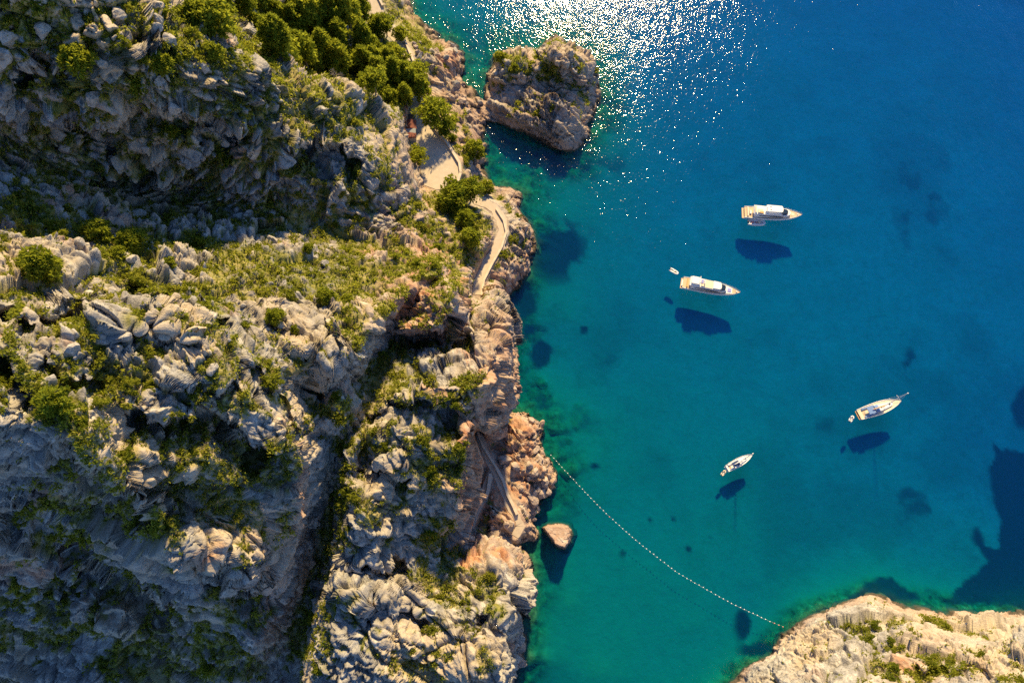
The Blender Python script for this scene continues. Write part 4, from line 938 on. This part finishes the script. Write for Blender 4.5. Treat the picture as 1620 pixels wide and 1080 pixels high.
def bould(us, vs, n, smin, smax, meshes, rng, parent=hillside, flt=None):
    m = (land['u'] > us[0]) & (land['u'] < us[1]) & (land['v'] > vs[0]) & (land['v'] < vs[1]) & (land['fl'] < .02) & (land['P'][:, 2] > .6)
    if flt is not None: m &= flt
    for i in pick(land, np.where(m, 1.0, 0.0), n, rng, smin * 1.1):
        s_ = smin + (smax - smin) * rng.random() ** 2.2
        o = bpy.data.objects.new('boulder', meshes[int(rng.integers(len(meshes)))]); COL.objects.link(o); o.parent = parent
        o.location = Vector(land['P'][i]) + Vector((0, 0, .15 * s_)); o.rotation_euler = tuple(rng.uniform(0, 6, 3)); o.scale = (s_ * rng.uniform(.8, 1.3), s_ * rng.uniform(.8, 1.2), s_ * rng.uniform(.7, 1))
bould((775, 880), (655, 860), 90, .7, 3.0, BO, rs)
bould((655, 765), (60, 215), 55, .6, 2.4, BG + BO, rs)
bould((730, 845), (300, 470), 28, .6, 1.9, BO + BG, rs)
bould((0, 420), (10, 340), 75, .9, 3.6, BG, rs)
bould((100, 560), (380, 620), 40, .7, 2.4, BG, rs)

# ---------------------------------------------------------------- boats
M_GEL = simple('white_gelcoat', (0.80, 0.79, 0.77), 0.25, 0.03); M_TEAK = simple('teak', (0.58, 0.42, 0.27), 0.7, 0.25, 6.0); M_GLASS = simple('dark_glass', (0.02, 0.035, 0.06), 0.08, 0.1)
M_CREAM = simple('cream_cushion', (0.72, 0.60, 0.44), 0.8, 0.1); M_NAVY = simple('navy_canvas', (0.03, 0.06, 0.16), 0.85, 0.15); M_BLUE = simple('blue_canvas', (0.16, 0.26, 0.50), 0.85, 0.15); M_ALU = simple('mast_alloy', (0.72, 0.72, 0.72), 0.35, 0.05); M_GREY = simple('grey_hull_rubber', (0.66, 0.65, 0.64), 0.6, 0.08)
M_TAN = simple('tan_canvas', (0.62, 0.36, 0.16), 0.8, 0.15); M_VIOL = simple('violet_towel', (0.30, 0.30, 0.62), 0.85, 0.3, 1.5); M_BLACK = simple('black_motor', (0.02, 0.02, 0.025), 0.4, 0.1); M_ROPE = simple('rope', (0.6, 0.55, 0.45), 0.9, 0.1); M_PINK = simple('faded_red_cushion', (0.62, 0.28, 0.24), 0.8, 0.2)
def halfbeam(f, B, stern=.9, k=2.2): return B / 2 * (stern + (1 - stern) * math.sin(min(1, f / .45) * math.pi / 2) if f < .45 else (1 - ((f - .45) / .55) ** k) ** .85)
def hull_parts(e, L, B, fb, sheer, stern=.9, k=2.2, mat=None, deckmat=None, rub=True):
    n = 26; V = []; D = []
    for i in range(n + 1):
        f = i / n; b = max(.02, halfbeam(f, B, stern, k)); x = -L / 2 + f * L; s_ = fb + sheer * f ** 2; fl = .55 + .3 * (1 - f); kx = x - .06 * L * f ** 6
        V += [(kx, 0, -.7 * (1 - f ** 4)), (kx, b * fl, -.15), (x - .03 * L * f ** 6, b * .93, s_ * .55), (x, b, s_), (x, b * .97, s_ + .12), (x, b * .92, s_ + .12), (x, b * .90, s_ - .04)]
    m = 7; VV = V + [(x, -y, z) for x, y, z in V]; N = len(V); F = []
    for i in range(n):
        for j in range(m - 1):
            a, b_ = i * m + j, (i + 1) * m + j
            F += [(a, b_, b_ + 1, a + 1), (N + a + 1, N + b_ + 1, N + b_, N + a)]
    F += [tuple(range(0, m)), tuple(N + j for j in range(m - 1, -1, -1)), ]
    MB().add(VV, F).build('hull', mat or M_GEL, e)
    DV = []; DF = []
    for i in range(n + 1):
        f = i / n; b = max(.02, halfbeam(f, B, stern, k)) * .915; x = -L / 2 + f * L; s_ = fb + sheer * f ** 2 - .03
        DV += [(x, b, s_), (x, -b, s_)]
    DF = [(2 * i, 2 * i + 1, 2 * i + 3, 2 * i + 2) for i in range(n)]
    MB().add(DV, DF).build('deck', deckmat or M_TEAK, e)
def rounded(x0, x1, w0, w1, nose=0.0):
    """deck-house footprint: w0 wide at x0, w1 wide at x1, rounded front"""
    P = [(x0, -w0 / 2), (x0, w0 / 2)]; k = 8
    xs = x1 - nose
    P2 = [(xs + nose * math.sin(t), w1 / 2 * math.cos(t)) for t in [math.pi * q / k for q in range(k + 1)]]
    return [(x0, w0 / 2)] + P2 + [(x0, -w0 / 2)]
def rail(e, L, B, fb, sheer, f0, f1, stern=.9, k=2.2):
    for sgn in (-1, 1):
        pts_ = []; m = MB()
        for i in range(13):
            f = f0 + (f1 - f0) * i / 12; pts_.append((-L / 2 + f * L, sgn * max(.02, halfbeam(f, B, stern, k)) * .95, fb + sheer * f * f + .85))
            if i % 2 == 0: m.tube([(pts_[-1][0], pts_[-1][1], pts_[-1][2] - .8), pts_[-1]], .02, 4)
        m.tube(pts_, .025, 4); m.build('rail', M_ALU, e)
def place(name, a, b, label, cat, grp):
    A, Bp = at(*a), at(*b); d = Bp - A; e = empty(name, (A + Bp) / 2, math.atan2(d.y, d.x)); tag(e, label, cat, grp); return e, d.length
# large yacht
e, L = place('motor_yacht', (1176, 338), (1265, 345), 'white motor yacht with long hardtop and a tender alongside', 'yacht', 'boats at anchor'); B = L * .262
hull_parts(e, L, B, 1.5, 1.2)
X = lambda f: -L / 2 + f * L
MB().box(X(-.035), X(.012), -B * .40, B * .40, .35, .55).build('swim_platform', M_TEAK, e)
MB().prism(rounded(X(.16), X(.80), B * .72, B * .55, L * .10), 1.5, 3.3, .06).build('deckhouse', M_GEL, e)
for sg in (-1, 1): MB().box(X(.24), X(.66), sg * B * .345 - .05, sg * B * .345 + .05, 2.5, 2.85).build('side_window', M_GLASS, e)
MB().prism(rounded(X(.14), X(.66), B * .70, B * .58, L * .05), 3.32, 3.75, .02).build('flybridge', M_GEL, e)
MB().prism(rounded(X(.60), X(.745), B * .54, B * .44, L * .06), 3.30, 3.95, .22).build('windscreen', M_GLASS, e)
MB().prism(rounded(X(.345), X(.63), B * .52, B * .50, L * .03), 5.2, 5.38, .02).build('hardtop', M_GEL, e)
for fx in (.37, .58):
    for sg in (-1, 1): MB().tube([(X(fx), sg * B * .22, 3.7), (X(fx), sg * B * .22, 5.25)], .09, 6).build('hardtop_post', M_GEL, e)
for y in (-.12, .12): MB().box(X(.40), X(.42), B * y - .15, B * y + .15, 5.39, 5.44).build('hatch', M_GLASS, e)
MB().box(X(.205), X(.29), -B * .26, B * .02, 3.76, 4.15).build('sun_pad', M_CREAM, e); MB().box(X(.235), X(.30), -B * .30, -B * .16, 3.76, 4.3).build('seat', M_TAN, e); MB().box(X(.155), X(.185), -B * .26, B * .26, 3.76, 4.2).build('seat', M_CREAM, e)
MB().box(X(.045), X(.07), -B * .34, B * .34, 1.5, 2.1).build('stern_sofa', M_CREAM, e); MB().box(X(.085), X(.12), -B * .16, B * .10, 1.5, 2.05).build('table', M_GREY, e)
MB().prism(rounded(X(.81), X(.87), B * .30, B * .24, L * .02), 2.0, 2.42, .08).build('sun_pad', M_CREAM, e); MB().box(X(.91), X(.935), -.25, .25, 2.4, 2.75).build('windlass', M_GREY, e)
MB().tube([(X(.34), B * .2, 5.3), (X(.34), 0, 6.0), (X(.34), -B * .2, 5.3)], .1, 6).build('radar_arch', M_GEL, e); rail(e, L, B, 1.5, 1.1, .45, .985)
# flybridge yacht
e, L = place('motor_yacht', (1079, 449), (1168, 467), 'white flybridge yacht with tan sun deck and square awning over the stern', 'yacht', 'boats at anchor'); B = L * .25
hull_parts(e, L, B, 1.6, 1.1)
MB().box(X(-.03), X(.03), -B * .40, B * .40, .4, .6).build('swim_platform', M_TEAK, e); MB().prism(rounded(X(-.02), X(.04), B * .5, B * .5, .2), .62, 1.1, .05).build('jet_bench', M_GEL, e)
MB().prism(rounded(X(.14), X(.76), B * .74, B * .56, L * .08), 1.6, 3.5, .05).build('deckhouse', M_GEL, e)
for sg in (-1, 1): MB().box(X(.20), X(.62), sg * B * .36 - .05, sg * B * .36 + .05, 2.6, 2.95).build('side_window', M_GLASS, e)
MB().prism(rounded(X(.10), X(.66), B * .72, B * .60, L * .03), 3.52, 3.95, .02).build('flybridge', M_GEL, e)
MB().box(X(.36), X(.50), -B * .30, B * .30, 3.96, 4.02).build('sun_deck', M_CREAM, e)
MB().prism(rounded(X(.12), X(.26), B * .56, B * .56, .3), 5.1, 5.28, .03).build('stern_awning', M_GEL, e)
for fx in (.13, .245):
    for sg in (-1, 1): MB().tube([(X(fx), sg * B * .24, 3.9), (X(fx), sg * B * .24, 5.15)], .07, 6).build('awning_post', M_ALU, e)
MB().tube([(X(.275), B * .36, 3.7), (X(.265), B * .33, 5.4), (X(.265), -B * .33, 5.4), (X(.275), -B * .36, 3.7)], .17, 6).build('radar_arch', M_GEL, e); MB().box(X(.255), X(.275), -.9, .9, 5.55, 5.75).build('radar', M_GEL, e)
MB().box(X(.295), X(.335), -B * .05, B * .22, 3.96, 4.5).build('helm_seat', M_VIOL, e); MB().box(X(.30), X(.35), -B * .28, -B * .12, 3.96, 4.45).build('seat', M_CREAM, e); MB().box(X(.345), X(.362), -B * .1, B * .2, 3.96, 4.9).build('helm_console', M_GREY, e)
MB().prism(rounded(X(.505), X(.645), B * .60, B * .56, .5), 4.3, 4.52, .04).build('hardtop', M_GEL, e)
MB().prism(rounded(X(.635), X(.735), B * .60, B * .48, L * .035), 3.3, 3.9, .18).build('windscreen', M_GLASS, e)
MB().prism([(X(.745), -B * .30), (X(.86), -B * .20), (X(.86), B * .20), (X(.745), B * .30)], 1.95, 2.5, .04).build('fore_cabin', M_GEL, e); MB().prism([(X(.775), -B * .14), (X(.84), -B * .11), (X(.84), B * .11), (X(.775), B * .14)], 2.52, 2.66, .03).build('sun_pad', M_VIOL, e)
MB().box(X(.92), X(.945), -.25, .25, 2.55, 2.9).build('windlass', M_GREY, e); MB().box(X(.065), X(.09), -B * .34, B * .34, 1.6, 2.2).build('stern_sofa', M_TAN, e); rail(e, L, B, 1.6, 1.1, .5, .985)
def sailboat(a, b, label, mast, boomL, canvas, extra):
    global L, B
    e, L = place('sailing_boat', a, b, label, 'sailboat', 'boats at anchor'); B = L * .29
    hull_parts(e, L, B, 1.05, .45, .80, 2.0, None, M_CREAM if extra else M_GEL)
    MB().prism(rounded(X(.40), X(.80), B * .62, B * .34, L * .07), 1.05, 1.62, .10).build('coachroof', M_GEL, e)
    MB().box(X(.08), X(.39), -B * .20, B * .20, .95, 1.03).build('cockpit_floor', M_TEAK, e)
    for sg in (-1, 1): MB().box(X(.09), X(.38), sg * B * .30 - .25, sg * B * .30 + .25, 1.03, 1.45).build('bench', M_BLUE if extra else M_GEL, e)
    m = MB(); k = 7; V = []
    for fx, h in ((.355, 2.35), (.41, 2.55), (.47, 1.7)):
        for q in range(k):
            t = math.pi * q / (k - 1); V.append((X(fx), math.cos(t) * B * .30, 1.2 + math.sin(t) ** .6 * (h - 1.2)))
    m.add(V, [(r * k + q, r * k + q + 1, (r + 1) * k + q + 1, (r + 1) * k + q) for r in (0, 1) for q in range(k - 1)]).build('sprayhood', canvas, e)
    MB().prism([(X(.17), -B * .27), (X(.325), -B * .29), (X(.325), B * .29), (X(.17), B * .27)], 2.55, 2.66, .06).build('bimini', canvas, e)
    for fx in (.18, .315):
        for sg in (-1, 1): MB().tube([(X(fx), sg * B * .28, 1.1), (X(fx), sg * B * .27, 2.56)], .03, 4).build('bimini_frame', M_ALU, e)
    mx = X(.58)
    MB().tube([(mx, 0, 1.5), (mx, 0, mast * .6), (mx - .1, 0, mast)], [.13, .12, .08], 8).build('mast', M_ALU, e)
    for fz in (.42, .68): MB().tube([(mx - .25, -B * .30 * (1.25 - fz * .6), mast * fz), (mx, 0, mast * fz + .1), (mx - .25, B * .30 * (1.25 - fz * .6), mast * fz)], .07, 5).build('spreader', M_ALU, e)
    MB().tube([(mx - .1, 0, 2.75), (mx - boomL, 0, 2.85)], [.12, .10], 6).build('boom', M_ALU, e); MB().tube([(mx - .3, 0, 2.98), (mx - boomL * .5, 0, 3.05), (mx - boomL + .2, 0, 2.98)], [.24, .2, .12], 6).build('furled_sail', M_TAN if extra else M_GEL, e)
    for nm, p, q in (('forestay', (X(.985), 0, 1.5), (mx, 0, mast * .97)), ('backstay', (X(.02), 0, 1.1), (mx, 0, mast * .99))): MB().tube([p, q], .018, 4).build(nm, M_ALU, e)
    for sg in (-1, 1): MB().tube([(mx - .2, sg * B * .46, 1.2), (mx - .25, sg * B * .30, mast * .42), (mx - .1, 0, mast * .95)], .015, 4).build('shroud', M_ALU, e)
    MB().box(mx - .35, mx + .35, -.06, .06, mast, mast + .09).box(mx - .03, mx + .03, -.25, .25, mast, mast + .06).tube([(mx, 0, mast), (mx, 0, mast + .25)], .18, 6).build('masthead', M_GEL, e)
    m = MB(); m.tube([(X(.13), math.cos(t) * .5, 1.75 + math.sin(t) * .5) for t in [2 * math.pi * q / 12 for q in range(13)]], .03, 4); m.build('steering_wheel', M_ALU, e)
    for fx in (.50, .70): MB().box(X(fx), X(fx + .035), -.25, .25, 1.62, 1.68).build('hatch', M_GLASS, e)
    MB().box(X(-.03), X(.015), -B * .33, B * .33, .35, .5).build('swim_platform', M_TAN if extra else M_GEL, e)
    rail(e, L, B, 1.05, .45, .05, .97, .80, 2.0); return e
sailboat((1357, 657), (1422, 635), 'larger sailing boat with blue cockpit covers and a grey dinghy astern', 17.5, 5.2, M_BLUE, True)
sailboat((1149, 742), (1188, 720.5), 'smaller white sailing boat near the line of buoys', 13.0, 3.6, M_NAVY, False)
def dinghy(a, b, label, tubem, floorm, console=False, w=.46):
    e, L = place('dinghy', a, b, label, 'dinghy', 'dinghies beside the boats'); B = L * w; r = B * .17
    P = [(-L / 2, -B / 2 + r, .25)] + [(-L / 2 + L * f, -B / 2 + r, .25) for f in (.3, .6)] + [(L / 2 - L * .32 * (1 - math.sin(t)) - r, -math.cos(t) * (B / 2 - r), .27 + .12 * math.sin(t)) for t in [math.pi * q / 8 for q in range(9)]] + [(-L / 2 + L * f, B / 2 - r, .25) for f in (.6, .3)] + [(-L / 2, B / 2 - r, .25)]
    MB().tube(P, [r * .6] + [r] * (len(P) - 2) + [r * .6], 8).build('tube', tubem, e, True)
    MB().prism([(-L * .42, -B * .32), (L * .2, -B * .32), (L * .38, 0), (L * .2, B * .32), (-L * .42, B * .32)], .02, .12).build('floor', floorm, e)
    MB().box(-L * .08, L * .02, -B * .3, B * .3, .26, .36).build('bench', M_PINK if console else M_GREY, e)
    if console: MB().box(L * .06, L * .20, -B * .16, B * .16, .12, .95, .08).build('console', M_CREAM, e); MB().box(-L * .33, -L * .16, -B * .3, B * .3, .13, .5).build('seat', M_PINK, e)
    MB().box(-L * .44, -L * .40, -B * .30, B * .30, .05, .55).build('transom', tubem, e); MB().box(-L * .54, -L * .44, -.16, .16, .25, .95, .05, .04).build('outboard_motor', M_BLACK, e)
dinghy((1183, 352), (1211, 353.5), 'tender with faded red seats moored beside the long yacht', M_GREY, M_GEL, True, .42)
dinghy((1059.5, 426), (1073, 434), 'small white dinghy floating behind the flybridge yacht', M_GEL, M_CREAM)
dinghy((1343.5, 667), (1349.5, 658), 'tiny inflatable dinghy behind the larger sailing boat', M_GEL, M_GREY, False, .52)
dinghy((1141, 752), (1147.5, 744), 'cream inflatable dinghy tied to the stern of the smaller sailing boat', M_CREAM, M_GREY, False, .52)

# line of swimming buoys
BU = [(871.6,719.5),(907.5,758.9),(936,789),(962,815),(988,838.7),(1015,862),(1038,880),(1066.8,902),(1092.7,918),(1130,939),(1164.4,957.5),(1197.5,973),(1213,980),(1239,990.6)]
bl = empty('buoy_line', at(*BU[0])); O = at(*BU[0]); tag(bl, 'long curved line of small white buoys closing off the bathing area', 'buoy line')
pts_ = [at(u, v) - O for u, v in BU]; ln = [0.0]
for a_, b_ in zip(pts_[:-1], pts_[1:]): ln.append(ln[-1] + (b_ - a_).length)
def along(d):
    for k in range(len(pts_) - 1):
        if d <= ln[k + 1]: return pts_[k].lerp(pts_[k + 1], (d - ln[k]) / (ln[k + 1] - ln[k]))
    return pts_[-1]
MB().tube([along(ln[-1] * q / 130) + Vector((0, 0, -.03)) for q in range(131)], .012, 4).build('rope', M_ROPE, bl)
def float_mesh(mat):
    bm = bmesh.new(); bmesh.ops.create_uvsphere(bm, u_segments=10, v_segments=6, radius=.16)
    for v in bm.verts: v.co.x *= 1.25
    me = bpy.data.meshes.new('float'); bm.to_mesh(me); bm.free(); me.materials.append(mat); return me
FW = float_mesh(simple('white_float', (0.82, 0.82, 0.80), 0.4, 0.03)); FR = float_mesh(simple('pink_float', (0.75, 0.32, 0.28), 0.5, 0.08)); nb = 66
for q in range(nb):
    d = ln[-1] * q / (nb - 1); p = along(d); t_ = along(min(ln[-1], d + .5)) - along(max(0, d - .5))
    o = bpy.data.objects.new('float', FR if q in (20, 63, 64, 65) else FW); COL.objects.link(o); o.parent = bl
    o.location = p + Vector((random.uniform(-.1, .1), random.uniform(-.1, .1), .08)); o.rotation_euler = (0, 0, math.atan2(t_.y, t_.x))
